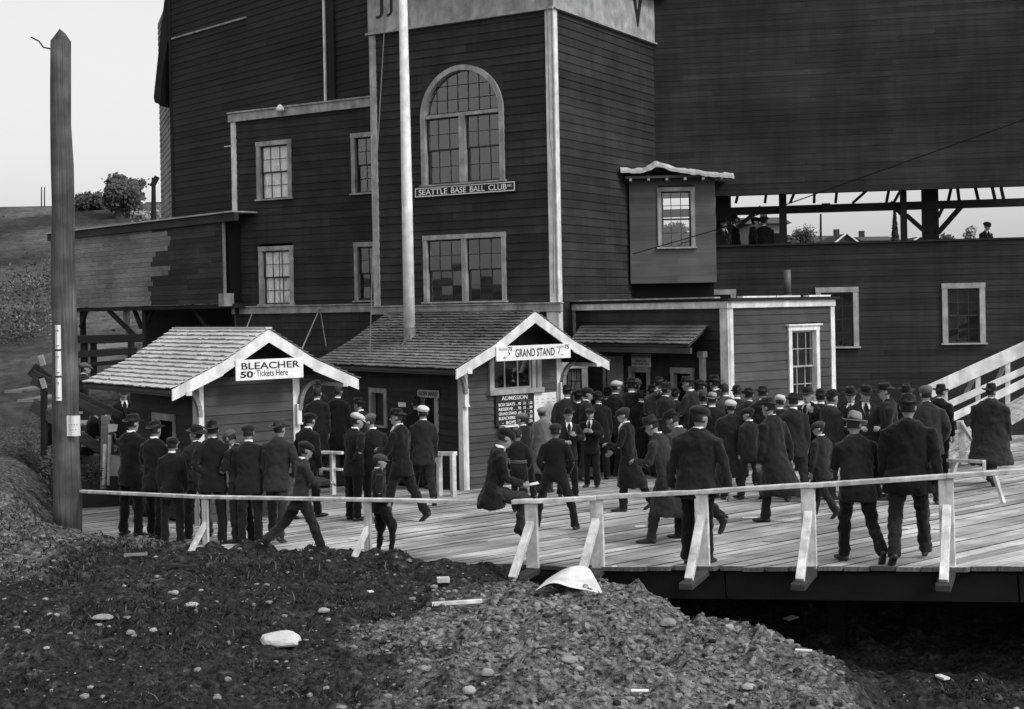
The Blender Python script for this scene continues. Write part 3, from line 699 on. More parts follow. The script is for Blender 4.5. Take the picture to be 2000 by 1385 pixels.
for x0, x1, n in ((1398, 1428, -.9), (1522, 1537, -.7), (1760, 1772, -.7), (1802, 1834, -1.0)):
    a, b = GR.hit(x0, 440, n)[0], GR.hit(x1, 440, n)[0]
    m = MB(); m.box(GR, a, b, n-.25, n, gz0-1.0, gz1+.1); build('gallery_post', m, M['timber_dark'], stand_r)
gm((1440, 445), (1487, 404), -1.0, .10, .09); gm((1738, 395), (1768, 440 - 15), -1.0, .11, .1); gm((1770, 420), (1806, 452), -1.0, .11, .09)
gm((1832, 455), (1882, 398), -1.0, .13, .1); gm((1832, 425), (1846, 396), -1.0, .08, .08)
for x0, x1 in ((1437, 1445), (1494, 1498), (1543, 1556), (1590, 1591), (1632, 1635), (1665, 1700), (1731, 1737), (1745, 1762), (1851, 1858), (1874, 1868+2), (1912, 1905), (1945, 1938), (1962, 1955)):
    gm((x1, 366), (x0, 397), -1.05, .07, .10, 'rafter')
a = GR.hit(1605, 405, -.9); b = GR.hit(1622, 414, -.9); m = MB(); m.box(GR, a[0], b[0], -1.1, -.85, b[1], a[1]+.1); build('hanging_block', m, M['timber_dark'], stand_r)

# --- bay (oriel) between tower and grandstand
BY = Fr(at(1232, 560, 34.0).x, 34.0, -2)
bay = root('bay_room', (BY.o[0], 34, 3), 'small bare lumber bay room with a ragged pale roof hung between tower and grandstand', 'building')
bw = BY.hit(1398, 450)[0]; bz0, bz1 = BY.hit(1310, 553)[1], BY.hit(1310, 350)[1]
B1 = wpx(BY, 1284, 1357, (1322, 366), (1322, 486))
clap(bay, BY, 0, bw, bz0, bz1, .15, M['lumber'], holes=[hole(*B1)], lmin=1.0, lmax=2.3, base=U_BOX, dn=.025, seed=14)
m = MB()
a, b, c, d = B1[0]+.04, B1[1]-.04, B1[2]+.02, B1[3]-.04
for q in ((0, a, bz0, bz1), (b, bw, bz0, bz1), (a, b, bz0, c), (a, b, d, bz1)): m.box(BY, q[0]+.004, q[1]-.002, -.08, -.004, q[2]+.004, q[3]-.004)
m.box(BY, .01, .09, -2.6, -.081, bz0, bz1); m.box(BY, bw-.09, bw-.01, -1.1, -.081, bz0, bz1); m.box(BY, .01, bw-.01, -1.1, -.081, bz0+.01, bz0+.1)
build('wall', m, M['boards_dark'], bay)
window(bay, BY, *B1, cols=3, rows=4, trim=.10, mt=M['trim'], depth=.1)
# ragged roof sheet
m = MB(); nx_, ny_ = 40, 10; ua, ub = -.22, bw+.42; top = []
for j in range(ny_+1):
    for i in range(nx_+1):
        u = ua+(ub-ua)*i/nx_; n = .45 - 2.1*j/ny_
        z = bz1 + .22 - .04*(u) + .02*j/ny_ + .05*fbm(np.array(u*1.0), np.array(n*1.0), 3.0, 3, 3) + .15*math.exp(-((u-.62)**2)/.02)*(.2+.8*math.exp(-((n-.2)**2)/.12)) + .10*math.exp(-((u-.85)**2)/.05) + .07*float(fbm(np.array(u), np.array(n), 9., 2, 8)) - .10*sst((u-1.3)/1.4)
        if j == 0: z -= .05 + .05*vnoise(np.array(u*8.), np.array(0.5), 5)
        top.append(BY.p(u, n, float(z)))
m.v = [tuple(p) for p in top] + [tuple(p - Vector((0, 0, .07))) for p in top]; K = (nx_+1)*(ny_+1)
def id_(i, j): return j*(nx_+1)+i
for j in range(ny_):
    for i in range(nx_):
        q = (id_(i,j), id_(i+1,j), id_(i+1,j+1), id_(i,j+1)); m.f.append(q); m.f.append(tuple(K+x for x in reversed(q)))
for i in range(nx_): m.f.append((id_(i,0), K+id_(i,0), K+id_(i+1,0), id_(i+1,0)))
for j in range(ny_): m.f.append((id_(0,j+1), K+id_(0,j+1), K+id_(0,j), id_(0,j))); m.f.append((id_(nx_,j), K+id_(nx_,j), K+id_(nx_,j+1), id_(nx_,j+1)))
m.m = [0]*len(m.f); build('roof', m, M['roof_pale'], bay)
m = MB(); m.box(BY, -.1, bw+.3, -.2, .38, bz1+.0, bz1+.06); build('eave_board', m, M['boards_dark'], bay)
for i in range(6): 
    uu = .02+i*(bw+.1)/5; m = MB(); m.box(BY, uu-.03, uu+.03, .03, .42, bz1-.06, bz1-.003); build('rafter_end', m, M['trim'], bay)
m = MB(); m.box(BY, .05, bw-.05, -1.2, -.2, bz0-.75, bz0-.002); build('under_bay_shade', m, M['core'], bay)  # dark box put in for the shade below the bay floor

# --- annex with ticket windows
AR, AL = Fr(4.3, 27.6, 36), Fr(4.3, 27.6, -54)
annex = root('ticket_annex', (4.3, 27.6, 0), 'low flat roofed clapboarded annex with white trim and shingled awning over ticket windows', 'building')
azt = AR.hit(1500, 584)[1]; aru = AR.hit(1628, 700)[0]; alu = -5.0
m = MB(); m.box(AR, .22, aru-.05, -5.0, -.22, -.3, azt-.12); build('wall', m, M['core'], annex)
A1 = wpx(AR, 1538, 1598, (1568, 636), (1568, 790))
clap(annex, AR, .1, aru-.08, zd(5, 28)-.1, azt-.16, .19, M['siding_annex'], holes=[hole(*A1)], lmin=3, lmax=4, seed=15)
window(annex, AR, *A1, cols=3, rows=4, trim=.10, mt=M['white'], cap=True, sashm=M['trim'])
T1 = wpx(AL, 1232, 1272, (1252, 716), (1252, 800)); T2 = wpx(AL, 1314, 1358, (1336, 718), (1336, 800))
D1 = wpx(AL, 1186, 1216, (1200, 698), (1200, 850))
clap(annex, AL, alu, -.1, zd(3, 29)-.1, azt-.16, .19, M['siding_annex'] if False else M['siding'], holes=[hole(*T1), hole(*T2), hole(*D1)], lmin=1.6, lmax=4, seed=16)  # left face away from the sun: shade painted with the darker siding
m = MB(); m.box(AR, -.03, .1, -.02, .055, -.3, azt-.17); m.box(AL, -.17, .055, -.02, .055, -.3, azt-.17); build('corner_board', m, M['white'], annex)
m = MB(); m.box(AR, aru-.12, aru, -.02, .055, -.2, azt-.17); build('corner_board', m, M['white'], annex)
m = MB(); m.box(AL, alu+.05, alu+.17, -.02, .055, 1.6, azt-.17); build('corner_board', m, M['trim'], annex)
m = MB(); m.box(AR, -.06, aru, -.02, .085, azt-.17, azt-.03); m.box(AL, alu, .085, -.02, .085, azt-.171, azt-.031); build('fascia_board', m, M['white'], annex)
m = MB(); m.box(AR, -.12, aru+.08, -5.1, .14, azt-.03, azt+.03); build('roof', m, M['timber_dark'], annex)
for a, b in ((1447, 1512), (1514, 1560), (1577, 1619)):
    ua, ub = AR.hit(a, 580, .1)[0], AR.hit(b, 580, .1)[0]; m = MB(); m.box(AR, ua, ub, .0, .15, azt+.03, azt+.065); build('roof_flashing', m, M['white'], annex)
m = MB(); m.box(AL, alu, -.2, .0, .15, azt+.03, azt+.06); build('roof_flashing', m, M['trim'], annex)
for i, (T, lab) in enumerate(((T1, 'ticket window under the paper notice'), (T2, 'ticket window nearer the white corner board'))):
    m = MB(); a, b, c, d = T; tt = .085
    m.box(AL, a, a+tt, -.05, .06, c, d-.12); m.box(AL, b-tt, b, -.05, .06, c, d-.12); m.box(AL, a-.01, b+.01, -.05, .065, d-.12, d); m.box(AL, a-.03, b+.03, -.1, .18, c-.04, c)
    build('ticket_window', m, M['trim'], annex, label=lab)
m = MB(); a, b, c, d = D1
m.box(AL, a, b, -.04, .0, c, d-.05)
do = build('door', m, M['trim'], annex)
m = MB(); m.box(AL, a-.07, a+.005, -.04, .06, c, d+.03); m.box(AL, b-.005, b+.07, -.04, .06, c, d+.03); m.box(AL, a+.005, b-.005, -.04, .06, d-.05, d+.03); build('door_frame', m, M['trim'], do)
for k in range(3):
    m = MB(); ww = (b-a)/3; m.box(AL, a+ww*k+.02, a+ww*(k+1)-.02, 0.002, .014, c+.1, d-.12); build('door_panel', m, M['trim'], do)
# awning over the ticket windows
wa, wb = AL.hit(1118, 660, .3)[0], AL.hit(1385, 650, .0)[0]
zt1, zt0 = AL.hit(1250, 637, .02)[1], AL.hit(1250, 673, .75)[1]
m = MB(); 
def slab(m, p, th):
    up = Vector((0, 0, th)); m.hexa([q - up for q in p] + list(p))
ue0, ue1 = AL.hit(1116, 672, .75)[0], AL.hit(1345, 672, .75)[0]
slab(m, [AL.p(ue0, .75, zt0), AL.p(ue1, .75, zt0), AL.p(wb, .03, zt1), AL.p(wa, .03, zt1)], .04); build('awning', m, M['boards_dark'], annex)
m = MB(); m.box(AL, ue0, ue1-.0, .66, .72, zt0-.17, zt0-.05); build('awning_beam', m, M['siding_annex'], annex)
pu_ = AL.hit(1376, 720, .03)[0]; m = MB(); m.box(AL, pu_-.05, pu_+.05, .03, .13, 0.0, AL.hit(1376, 693)[1]); m.box(AL, pu_-.09, pu_+.09, .03, .15, AL.hit(1376, 698)[1], AL.hit(1376, 686)[1]); build('awning_post', m, M['trim'], annex)
def shingle_rows(parent, pa, pb, pc, pd, rows, mt, single=False, wmin=.09, wmax=.17, th=.02, name='shingle', seed=1, jit=.014, lift=.026, rowoff=0):
    """roof quad: pa eave left, pb eave right, pc ridge right, pd ridge left"""
    r = random.Random(seed); nrm = (pb-pa).cross(pd-pa).normalized(); nrm = nrm if nrm.z > 0 else -nrm
    for j in range(rows):
        f0, f1 = j/rows, min((j+1.35)/rows, 1.02)
        a0, b0 = pa.lerp(pd, f0), pb.lerp(pc, f0); a1, b1 = pa.lerp(pd, f1), pb.lerp(pc, f1)
        Lw = (b0-a0).length; s = -r.uniform(0, .05); m = MB()
        while s < Lw:
            wd = r.uniform(wmin, wmax); s1 = min(s+wd, Lw+.01); t0, t1 = max(s, 0)/Lw, (s1-.004)/Lw
            dn_ = (pa-pd).normalized() * r.uniform(-jit, jit); up0 = nrm*(lift+th+r.uniform(0, .008)); up1 = nrm*lift*.3
            q = [a0.lerp(b0, t0)+dn_, a0.lerp(b0, t1)+dn_, a1.lerp(b1, t1), a1.lerp(b1, t0)]
            c = [q[0]+up0-nrm*th, q[1]+up0-nrm*th, q[2]+up1*.5, q[3]+up1*.5, q[0]+up0, q[1]+up0, q[2]+up1+nrm*.004, q[3]+up1+nrm*.004]
            if single: mm = MB(); mm.hexa(c); build(name, mm, mt, parent)
            else: m.hexa(c)
            s = s1
        if not single: build('shingle_course', m, mt, parent)
shingle_rows(annex, AL.p(ue0, .77, zt0), AL.p(ue1+.02, .77, zt0), AL.p(wb, .03, zt1), AL.p(wa, .03, zt1), 6, M['shingle_old'], seed=21)
# stovepipe
sp = AR.off(0, -2.2); x = AR.hit(1538, 560, -2.0)
m = MB(); q = AR.p(x[0], -2.0, azt); h1 = AR.hit(1538, 527, -2.0)[1]
m.tube([q, q+Vector((0,0,.1))], [.12, .09], 12); m.tube([q+Vector((0,0,.1)), Vector((q.x, q.y, h1))], [.085, .085], 12); build('stovepipe', m, M['metal'], annex, smooth=True)
# ------------------------------------------------------------------ ticket booths
def booth(name, label, P0, hw, brk, ze, zbk, zp, depth, bu0, bu1, setb, zbase, sh_mt, single, ex, seed, side_holes=(), front_holes=(), rows=(9, 6), trimm=None):
    Bf = Fr(P0[0], P0[1], 39)
    b = root(name, (P0[0], P0[1], zbase), label, 'booth')
    zc = ze + .12                                       # ceiling of the box
    m = MB(); m.box(Bf, bu0+.1, bu1-.1, -depth+.5, -setb-.12, zbase-.3, zc); build('wall', m, M['core'], b)
    Lf = Bf.off(bu0, -setb, -90)                        # left side: u runs towards the front corner, u<0 goes back
    Wf = Bf.off(0, -setb)
    clap(b, Wf, bu0+.1, bu1-.1, zbase-.05, zc, ex, M['siding_booth_lit'], holes=front_holes, lmin=1.2, lmax=2.6, seed=seed)
    clap(b, Lf, -(depth-setb-.5), -.1, zbase-.05, zc, ex, M['siding'], holes=side_holes, lmin=1.5, lmax=3.5, seed=seed+1)  # left side away from the sun: shade painted with the darker siding
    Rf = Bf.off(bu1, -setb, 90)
    clap(b, Rf, .1, depth-setb-.5, zbase-.05, zc, ex, M['siding_booth_lit'], lmin=1.5, lmax=3.5, seed=seed+2)
    # gable wall boards under the roof
    m = MB(); m.prism([Wf.p(-hw*.86, -.05, ze+.1), Wf.p(hw*.86, -.05, ze+.1), Wf.p(brk, -.05, zbk-.06), Wf.p(0, -.05, zp-.12), Wf.p(-brk, -.05, zbk-.06)], Vector((-Wf.n[0]*.05, -Wf.n[1]*.05, 0)))
    build('gable_wall', m, M['timber_dark'], b, fixn=True)
    m = MB()
    m.box(Wf, bu0-.03, bu0+.1, -.02, .045, zbase-.1, zc); m.box(Lf, -.11, .045, -.02, .03, zbase-.1, zc); build('corner_board', m, M['white'], b)
    m = MB(); m.box(Wf, bu1-.1, bu1+.03, -.02, .045, zbase-.1, zc); build('corner_board', m, M['white'], b)
    # roof planes
    prof = [(-hw, ze), (-brk, zbk), (0, zp), (brk, zbk), (hw, ze)]
    for k in range(4):
        (ua, za), (ub, zb_) = prof[k], prof[k+1]
        m = MB(); p = [Bf.p(ua, 0, za), Bf.p(ub, 0, zb_), Bf.p(ub, -depth, zb_), Bf.p(ua, -depth, za)]
        slab(m, p, .035); build('roof_plane', m, M['boards_dark'], b, fixn=True)
    F_ = .03
    shingle_rows(b, Bf.p(-hw-.03, F_, ze-.01), Bf.p(-hw-.03, -depth, ze-.01), Bf.p(-brk, -depth, zbk), Bf.p(-brk, F_, zbk), rows[1], sh_mt, single, seed=seed+5)
    shingle_rows(b, Bf.p(-brk, F_, zbk), Bf.p(-brk, -depth, zbk), Bf.p(0, -depth, zp), Bf.p(0, F_, zp), rows[0], sh_mt, single, seed=seed+6)
    shingle_rows(b, Bf.p(brk, F_, zbk), Bf.p(brk, -depth, zbk), Bf.p(0, -depth, zp), Bf.p(0, F_, zp), rows[0], M['shingle_old'], False, seed=seed+7)
    shingle_rows(b, Bf.p(hw+.03, F_, ze-.01), Bf.p(hw+.03, -depth, ze-.01), Bf.p(brk, -depth, zbk), Bf.p(brk, F_, zbk), rows[1], M['shingle_old'], False, seed=seed+8)
    m = MB(); m.bar(Bf.p(0, .04, zp+.025), Bf.p(0, -depth, zp+.025), .12, .03); build('ridge_board', m, sh_mt, b)
    # rake boards
    for sgn in (-1, 1):
        bd = .19
        for (ua, za, ub, zb_) in ((0, zp, brk, zbk), (brk, zbk, hw, ze)):
            m = MB(); e = 0 if ua == 0 else 0
            c = [(ua, za-bd*1.15), (ub, zb_-bd*1.05), (ub, zb_-.0), (ua, za-.0)]
            if ua: c[1] = (ub, zb_-bd*.98)
            m.prism([Bf.p(sgn*u, .005, z) for u, z in c], Vector((Bf.n[0]*.035, Bf.n[1]*.035, 0)))
            build('rake_board', m, M['white'], b, fixn=True)
        # curved bracket
        m = MB(); ubx = bu0+.02 if sgn < 0 else bu1-.02; pts = []
        for i in range(7):
            t = i/6; u = ubx + sgn*(.02 + .30*(1-cos(t*pi/2)) ); z = ze-.50 + .50*sin(t*pi/2)*.95
            pts.append(Bf.p(u, -setb+.10, z))
        for i in range(6): m.bar(pts[i], pts[i+1], .07, .08, up=(Bf.n[0], Bf.n[1], 0))
        build('bracket', m, M['boards_grey'], b)
        m = MB(); pp = Bf.p(ubx, -setb+.04, 0); 
        m.box(Wf, ubx-.045, ubx+.045, .03, .12, ze-.72, ze-.40); m.box(Wf, ubx-.055, ubx+.055, .03, .14, ze-.755, ze-.72); build('bracket_block', m, M['white'], b)
        m = MB(); uu = sgn*hw*.84; zz = zbk+(ze-zbk)*((abs(uu)-brk)/(hw-brk)); m.box(Bf, uu-.05, uu+.05, -setb-.2, .06, zz-.24, zz-.17); build('lookout', m, M['white'], b)
    m = MB(); m.box(Bf, -hw-.01, -hw+.03, -depth, -.02, ze-.11, ze-.02); m.box(Bf, -hw-.03, -hw-.012, -depth, -.02, ze-.07, ze-.03); build('eave_board', m, M['siding_annex'], b)
    for sgn in (-1,):
        for k in range(int(depth/.55)):
            nn = -.3 - k*.55; m = MB(); za = ze-.05; m.bar(Bf.p(-hw+.03, nn, ze-.07), Bf.p(bu0, nn, ze+.12), .05, .07); build('rafter', m, M['timber_dark'], b)
    return b, Bf, Wf, Lf
gs0 = at(1043, 610, 27.5)
zb1 = zd(-.9, 26.8)
hi = {}
Wt = Fr(gs0.x, gs0.y, 39).off(0, -.45); Lt = Fr(gs0.x, gs0.y, 39).off(-1.48, -.45, -90)
G1 = wpx(Wt, 952, 1053, (1003, 690), (1003, 766))
S1 = wpx(Lt, 724, 758, (741, 758), (741, 830)); S2 = wpx(Lt, 820, 858, (838, 764), (838, 838))
gb, Bf, Wf, Lf = booth('ticket_booth', 'dark clapboarded ticket booth with a bell cast shingled gable roof under the GRAND STAND sign',
    (gs0.x, gs0.y), 1.98, 1.0, 2.235, 2.69, 3.30, 5.2, -1.48, 1.02, .45, zb1, M['shingle_old'], False, .135, 30,
    side_holes=[hole(*S1, e=.0), hole(*S2, e=.0)], front_holes=[hole(*G1)], rows=(11, 9))
gw = MB(); a, b_, c, d = G1; t_ = .11
gw.box(Wf, a, a+t_, -.02, .08, c, d); gw.box(Wf, b_-t_, b_, -.02, .08, c, d); gw.box(Wf, a-.03, b_+.03, -.02, .13, c-.03, c+.07); gw.box(Wf, a, b_, -.02, .07, d, d+.1)
for q0, q1, r0, r1 in ((a+t_-.01, a+t_, c, d), (b_-t_, b_-t_+.01, c, d)): gw.box(Wf, q0, q1, -.12, -.02, r0, r1)
gwo = build('window', gw, M['trim'], gb)
sash(gb, gwo, Wf, a+t_, b_-t_-.1, c+.07, d, 3, 1, n=-.04, mt=M['trim'], bar=.03)
m = MB(); m.box(Wf, b_-t_-.10, b_-t_, -.08, .04, c+.07, d); build('window_mullion', m, M['trim'], gwo)
for T in (S1, S2):
    m = MB(); a, b_, c, d = T; tt = .10
    m.box(Lf, a, a+tt, -.06, .05, c, d-.1); m.box(Lf, b_-tt, b_, -.06, .05, c, d-.1); m.box(Lf, a, b_, -.06, .055, d-.1, d); m.box(Lf, a, b_, -.06, .07, c-.05, c)
    w_ = build('ticket_window', m, M['trim'], gb)
    m = MB(); m.box(Lf, a+tt, b_-tt, -.10, -.08, c, d-.1); build('shutter', m, M['sash'], w_)
# front shelf, bleacher booth
bl0 = at(523, 643, 23.5)
zb2 = zd(-4, 23.2)
Lt2 = Fr(bl0.x, bl0.y, 39).off(-1.11, -.45, -90)
K1 = wpx(Lt2, 302, 346, (322, 807), (322, 880))
bb, Bf2, Wf2, Lf2 = booth('ticket_booth', 'dark clapboarded ticket booth with pale new shingles under the BLEACHER sign',
    (bl0.x, bl0.y), 1.78, .86, 2.17, 2.58, 3.10, 3.6, -1.11, .80, .45, zb2, M['shingle_new'], True, .165, 50,
    side_holes=[hole(*K1, e=.0)], rows=(8, 7))
m = MB(); a, b_, c, d = K1; m.box(Lf2, a, a+.08, -.06, .05, c, d-.12); m.box(Lf2, b_-.08, b_, -.06, .05, c, d-.12); m.box(Lf2, a, b_, -.06, .055, d-.12, d)
build('ticket_window', m, M['trim'], bb)

# ------------------------------------------------------------------ signs
def signboard(label, fr, u0, u1, z0, z1, n, mt, th=.03, zslope=0.0, name='sign'):
    q = fr.p((u0+u1)/2, n, z0); s = root(name, q, label, 'sign')
    m = MB(); m.box(fr, u0, u1, n, n+th, z0, z1); o = build('board', m, mt, s); bevel(o, .004); return s
# bleacher
u0, zt = Bf2.hit(460, 704, .07); u1, _ = Bf2.hit(592, 697, .07); _, zb_ = Bf2.hit(460, 744, .07)
zt = (zt + Bf2.hit(592, 698, .07)[1]) / 2; zb_ = (zb_ + Bf2.hit(592, 738, .07)[1]) / 2
s = signboard('long white sign reading BLEACHER 50 Tickets Here on the left booth', Bf2, u0, u1, zb_, zt, .045, M['sign_white'])
W_, H_ = u1-u0, zt-zb_
letters(s, Bf2, 'BLEACHER', u0+W_*.08, u1-W_*.06, zb_+H_*.53, zb_+H_*.86, .078, M['ink'], bold=.012)
letters(s, Bf2, '50', u0+W_*.06, u0+W_*.25, zb_+H_*.13, zb_+H_*.45, .078, M['ink'], bold=.03)
letters(s, Bf2, '¢', u0+W_*.265, u0+W_*.28, zb_+H_*.27, zb_+H_*.40, .078, M['ink_soft'])
letters(s, Bf2, 'Tickets Here', u0+W_*.295, u0+W_*.76, zb_+H_*.17, zb_+H_*.48, .078, M['ink'])
# grand stand
u0, zt = Bf.hit(969, 677, .07); u1, z2 = Bf.hit(1114, 671, .07); zb_ = (Bf.hit(969, 706, .07)[1] + Bf.hit(1114, 699, .07)[1]) / 2; zt = (zt+z2)/2
s = signboard('long white sign reading GRAND STAND Tickets 75 on the middle booth', Bf, u0, u1, zb_, zt, .045, M['sign_white'])
W_, H_ = u1-u0, zt-zb_
letters(s, Bf, 'GRAND STAND', u0+W_*.245, u0+W_*.775, zb_+H_*.22, zb_+H_*.78, .078, M['ink'], bold=.01)
letters(s, Bf, 'TICKETS', u0+W_*.03, u0+W_*.145, zb_+H_*.72, zb_+H_*.86, .078, M['ink_soft']); letters(s, Bf, '75', u0+W_*.15, u0+W_*.205, zb_+H_*.66, zb_+H_*.94, .078, M['ink'], bold=.02)
letters(s, Bf, 'TICKETS', u0+W_*.795, u0+W_*.905, zb_+H_*.72, zb_+H_*.86, .078, M['ink_soft']); letters(s, Bf, '75', u0+W_*.915, u0+W_*.975, zb_+H_*.64, zb_+H_*.94, .078, M['ink'], bold=.02)
for (ua, ub, za, zb3, tx) in ((.15, .175, .36, .62, ')'), (.825, .85, .34, .68, '/'), (.09, .125, .12, .3, '~'), (.87, .9, .18, .3, '>')):
    letters(s, Bf, tx, u0+W_*ua, u0+W_*ub, zb_+H_*za, zb_+H_*zb3, .078, M['ink'] if tx in ')/' else M['ink_soft'], name='paint_mark', bold=.02)
# seattle base ball club
u0, z0_ = TL.hit(808, 375, .1); u1, z1_ = TL.hit(1006, 362, .1)
zt = (TL.hit(808, 366, .1)[1] + TL.hit(1006, 352, .1)[1])/2; zb_ = (TL.hit(808, 387, .1)[1] + TL.hit(1006, 375, .1)[1])/2
s = signboard('long dark sign with white border reading SEATTLE BASE BALL CLUB INC. under the arched window', TL, u0, u1, zb_, zt, .045, M['ink'])
m = MB(); e = .02; g = .025
for q in ((u0+g, u1-g, zb_+g, zb_+g+e), (u0+g, u1-g, zt-g-e, zt-g), (u0+g, u0+g+e, zb_+g+e, zt-g-e), (u1-g-e, u1-g, zb_+g+e, zt-g-e)): m.box(TL, q[0], q[1], .075, .079, q[2], q[3])
build('border', m, M['sign_white'], s)
W_, H_ = u1-u0, zt-zb_
for tx_, f0, f1 in (('SEATTLE', 0, .335), ('BASE', .378, .548), ('BALL', .592, .755), ('CLUB', .80, 1)): letters(s, TL, tx_, u0+W_*(.045+.87*f0), u0+W_*(.045+.87*f1), zb_+H_*.24, zb_+H_*.76, .078, M['sign_white'], bold=.012)
letters(s, TL, 'INC.', u0+W_*.925, u0+W_*.97, zb_+H_*.46, zb_+H_*.68, .078, M['sign_white'])
# admission board
u0, _ = Wf.hit(969, 810, .08); u1, _ = Wf.hit(1042, 810, .08); zt = Wf.hit(1005, 768, .08)[1]; zb_ = Wf.hit(1005, 831, .08)[1]
s = signboard('black price board lettered ADMISSION with white seat prices below the booth window', Wf, u0, u1, zb_, zt, .05, M['ink'])
W_, H_ = u1-u0, zt-zb_
letters(s, Wf, 'ADMISSION', u0+W_*.15, u0+W_*.84, zb_+H_*.80, zb_+H_*.93, .083, M['sign_white'], bold=.005)
rows_ = (('BOX SEATS .', '.90', '.10', '. 1.00', .62), ('RESERVE . .', '.90', '.10', '. .99', .48), ('GRAND STAND', '.68', '. 7', '. .75', .34), ('BLEACHERS .', '.45', '. 5', '. .50', .20))
for t1, t2, t3, t4, zf in rows_:
    za, zc_ = zb_+H_*(zf), zb_+H_*(zf+.095)
    letters(s, Wf, t1, u0+W_*.07, u0+W_*.54, za, zc_, .083, M['sign_white'], bold=.01); letters(s, Wf, t2, u0+W_*.57, u0+W_*.66, za, zc_, .083, M['sign_white'], bold=.01)
    letters(s, Wf, t3, u0+W_*.71, u0+W_*.79, za, zc_, .083, M['sign_white'], bold=.01); letters(s, Wf, t4, u0+W_*.84, u0+W_*.97, za, zc_, .083, M['sign_white'], bold=.01)
letters(s, Wf, 'WAR TAX  TOTAL', u0+W_*.64, u0+W_*.96, zb_+H_*.745, zb_+H_*.775, .083, M['ink_soft'])
letters(s, Wf, '-  BOYS  .', u0+W_*.16, u0+W_*.60, zb_+H_*.06, zb_+H_*.155, .083, M['sign_white'], bold=.01); letters(s, Wf, '.25', u0+W_*.86, u0+W_*.97, zb_+H_*.06, zb_+H_*.155, .083, M['sign_white'], bold=.01)
a, b_ = Wf.hit(982, 833, .2)[0], Wf.hit(1018, 833, .2)[0]; zz = Wf.hit(1000, 830, .15)[1]
sh = root('counter_shelf', Wf.p((a+b_)/2, .1, zz), 'small white ticket shelf on the booth wall under the price board', 'shelf')
m = MB(); m.box(Wf, a, b_, .03, .25, zz-.03, zz); m.box(Wf, a+.03, a+.08, .03, .2, zz-.12, zz-.03); m.box(Wf, b_-.08, b_-.03, .03, .2, zz-.12, zz-.03); build('shelf_board', m, M['white'], sh)
# white notice
u0 = Wf.hit(1044, 800, .06)[0]; u1 = Wf.hit(1088, 800, .06)[0]; zt = Wf.hit(1066, 767, .06)[1]; zb_ = Wf.hit(1066, 829, .06)[1]
s = signboard('large blank looking white notice sheet beside the ADMISSION board', Wf, u0, u1, zb_, zt, .04, M['sign_white'], th=.012, name='notice')
for i in range(5):
    letters(s, Wf, ['THE PATRONS', 'ARE REQUESTED', 'TO HAVE THE EXACT', 'CHANGE', 'READY'][i] if False else '- - - -', u0+.05, u1-.05, zt-.13-.07*i, zt-.12-.07*i, .054, M['ink_soft'], name='faint_line') if i < 2 else None
# how many
u0, u1 = Lf.hit(817, 770, .07)[0], Lf.hit(857, 770, .07)[0]; zt = Lf.hit(837, 762, .07)[1]; zb_ = Lf.hit(837, 777, .07)[1]
s = signboard('small white card reading HOW MANY over the side window of the middle booth', Lf, u0, u1, zb_, zt, .06, M['trim'], th=.012)
letters(s, Lf, 'HOW MANY', u0+.03, u1-.03, zb_+.035, zt-.03, .074, M['ink'], bold=.01)
u0, u1 = Lf.hit(776, 790, .06)[0], Lf.hit(791, 790, .06)[0]; zt = Lf.hit(783, 786, .06)[1]; zb_ = Lf.hit(783, 795, .06)[1]
s = signboard('tiny white card nailed between the two side windows of the middle booth', Lf, u0, u1, zb_, zt, .035, M['sign_white'], th=.006, name='card')
# annex notice
u0, u1 = AL.hit(1232, 705, .06)[0], AL.hit(1270, 705, .06)[0]; zt = AL.hit(1250, 691, .06)[1]; zb_ = AL.hit(1250, 716, .06)[1]; zm = zb_+(zt-zb_)*.6
s = root('notice', AL.p((u0+u1)/2, .04, zb_), 'paper notice reading WORK BOYS WINDOW AND WAR TAX over the annex ticket window', 'notice')
m = MB(); m.box(AL, u0, u1, .035, .045, zm+.004, zt); build('sheet', m, M['trim'], s); m = MB(); m.box(AL, u0+.02, u1+.01, .05, .058, zb_, zm+.02); build('sheet', m, M['sign_white'], s)
H_ = zt-zb_
letters(s, AL, 'WORK  BOYS', u0+.04, u1-.04, zm+.05, zt-.03, .047, M['sash'], bold=.02); letters(s, AL, 'WINDOW', u0+.14, u1-.12, zb_+H_*.36, zb_+H_*.52, .060, M['ink'], bold=.01); letters(s, AL, 'AND WAR TAX', u0+.05, u1-.05, zb_+H_*.12, zb_+H_*.28, .060, M['ink'], bold=.01)
# white framed window of the tower ground floor seen right of the middle booth
gw_ = wpx(TR, 1094, 1148, (1122, 708), (1122, 800))
gw_ = (max(gw_[0], .02), gw_[1], gw_[2], gw_[3])
window(tower, AL.off(0, .0) if False else Fr(*( (at(1094, 720, 30.2).x, 30.2)), -8), 0, at(1148, 720, 30.2).x-at(1094, 720, 30.2).x, at(1120, 820, 30.2).z, at(1120, 708, 30.2).z, cols=3, rows=4, trim=.13, mt=M['white'], lace=1, label='white framed lace curtained window behind the middle booth')

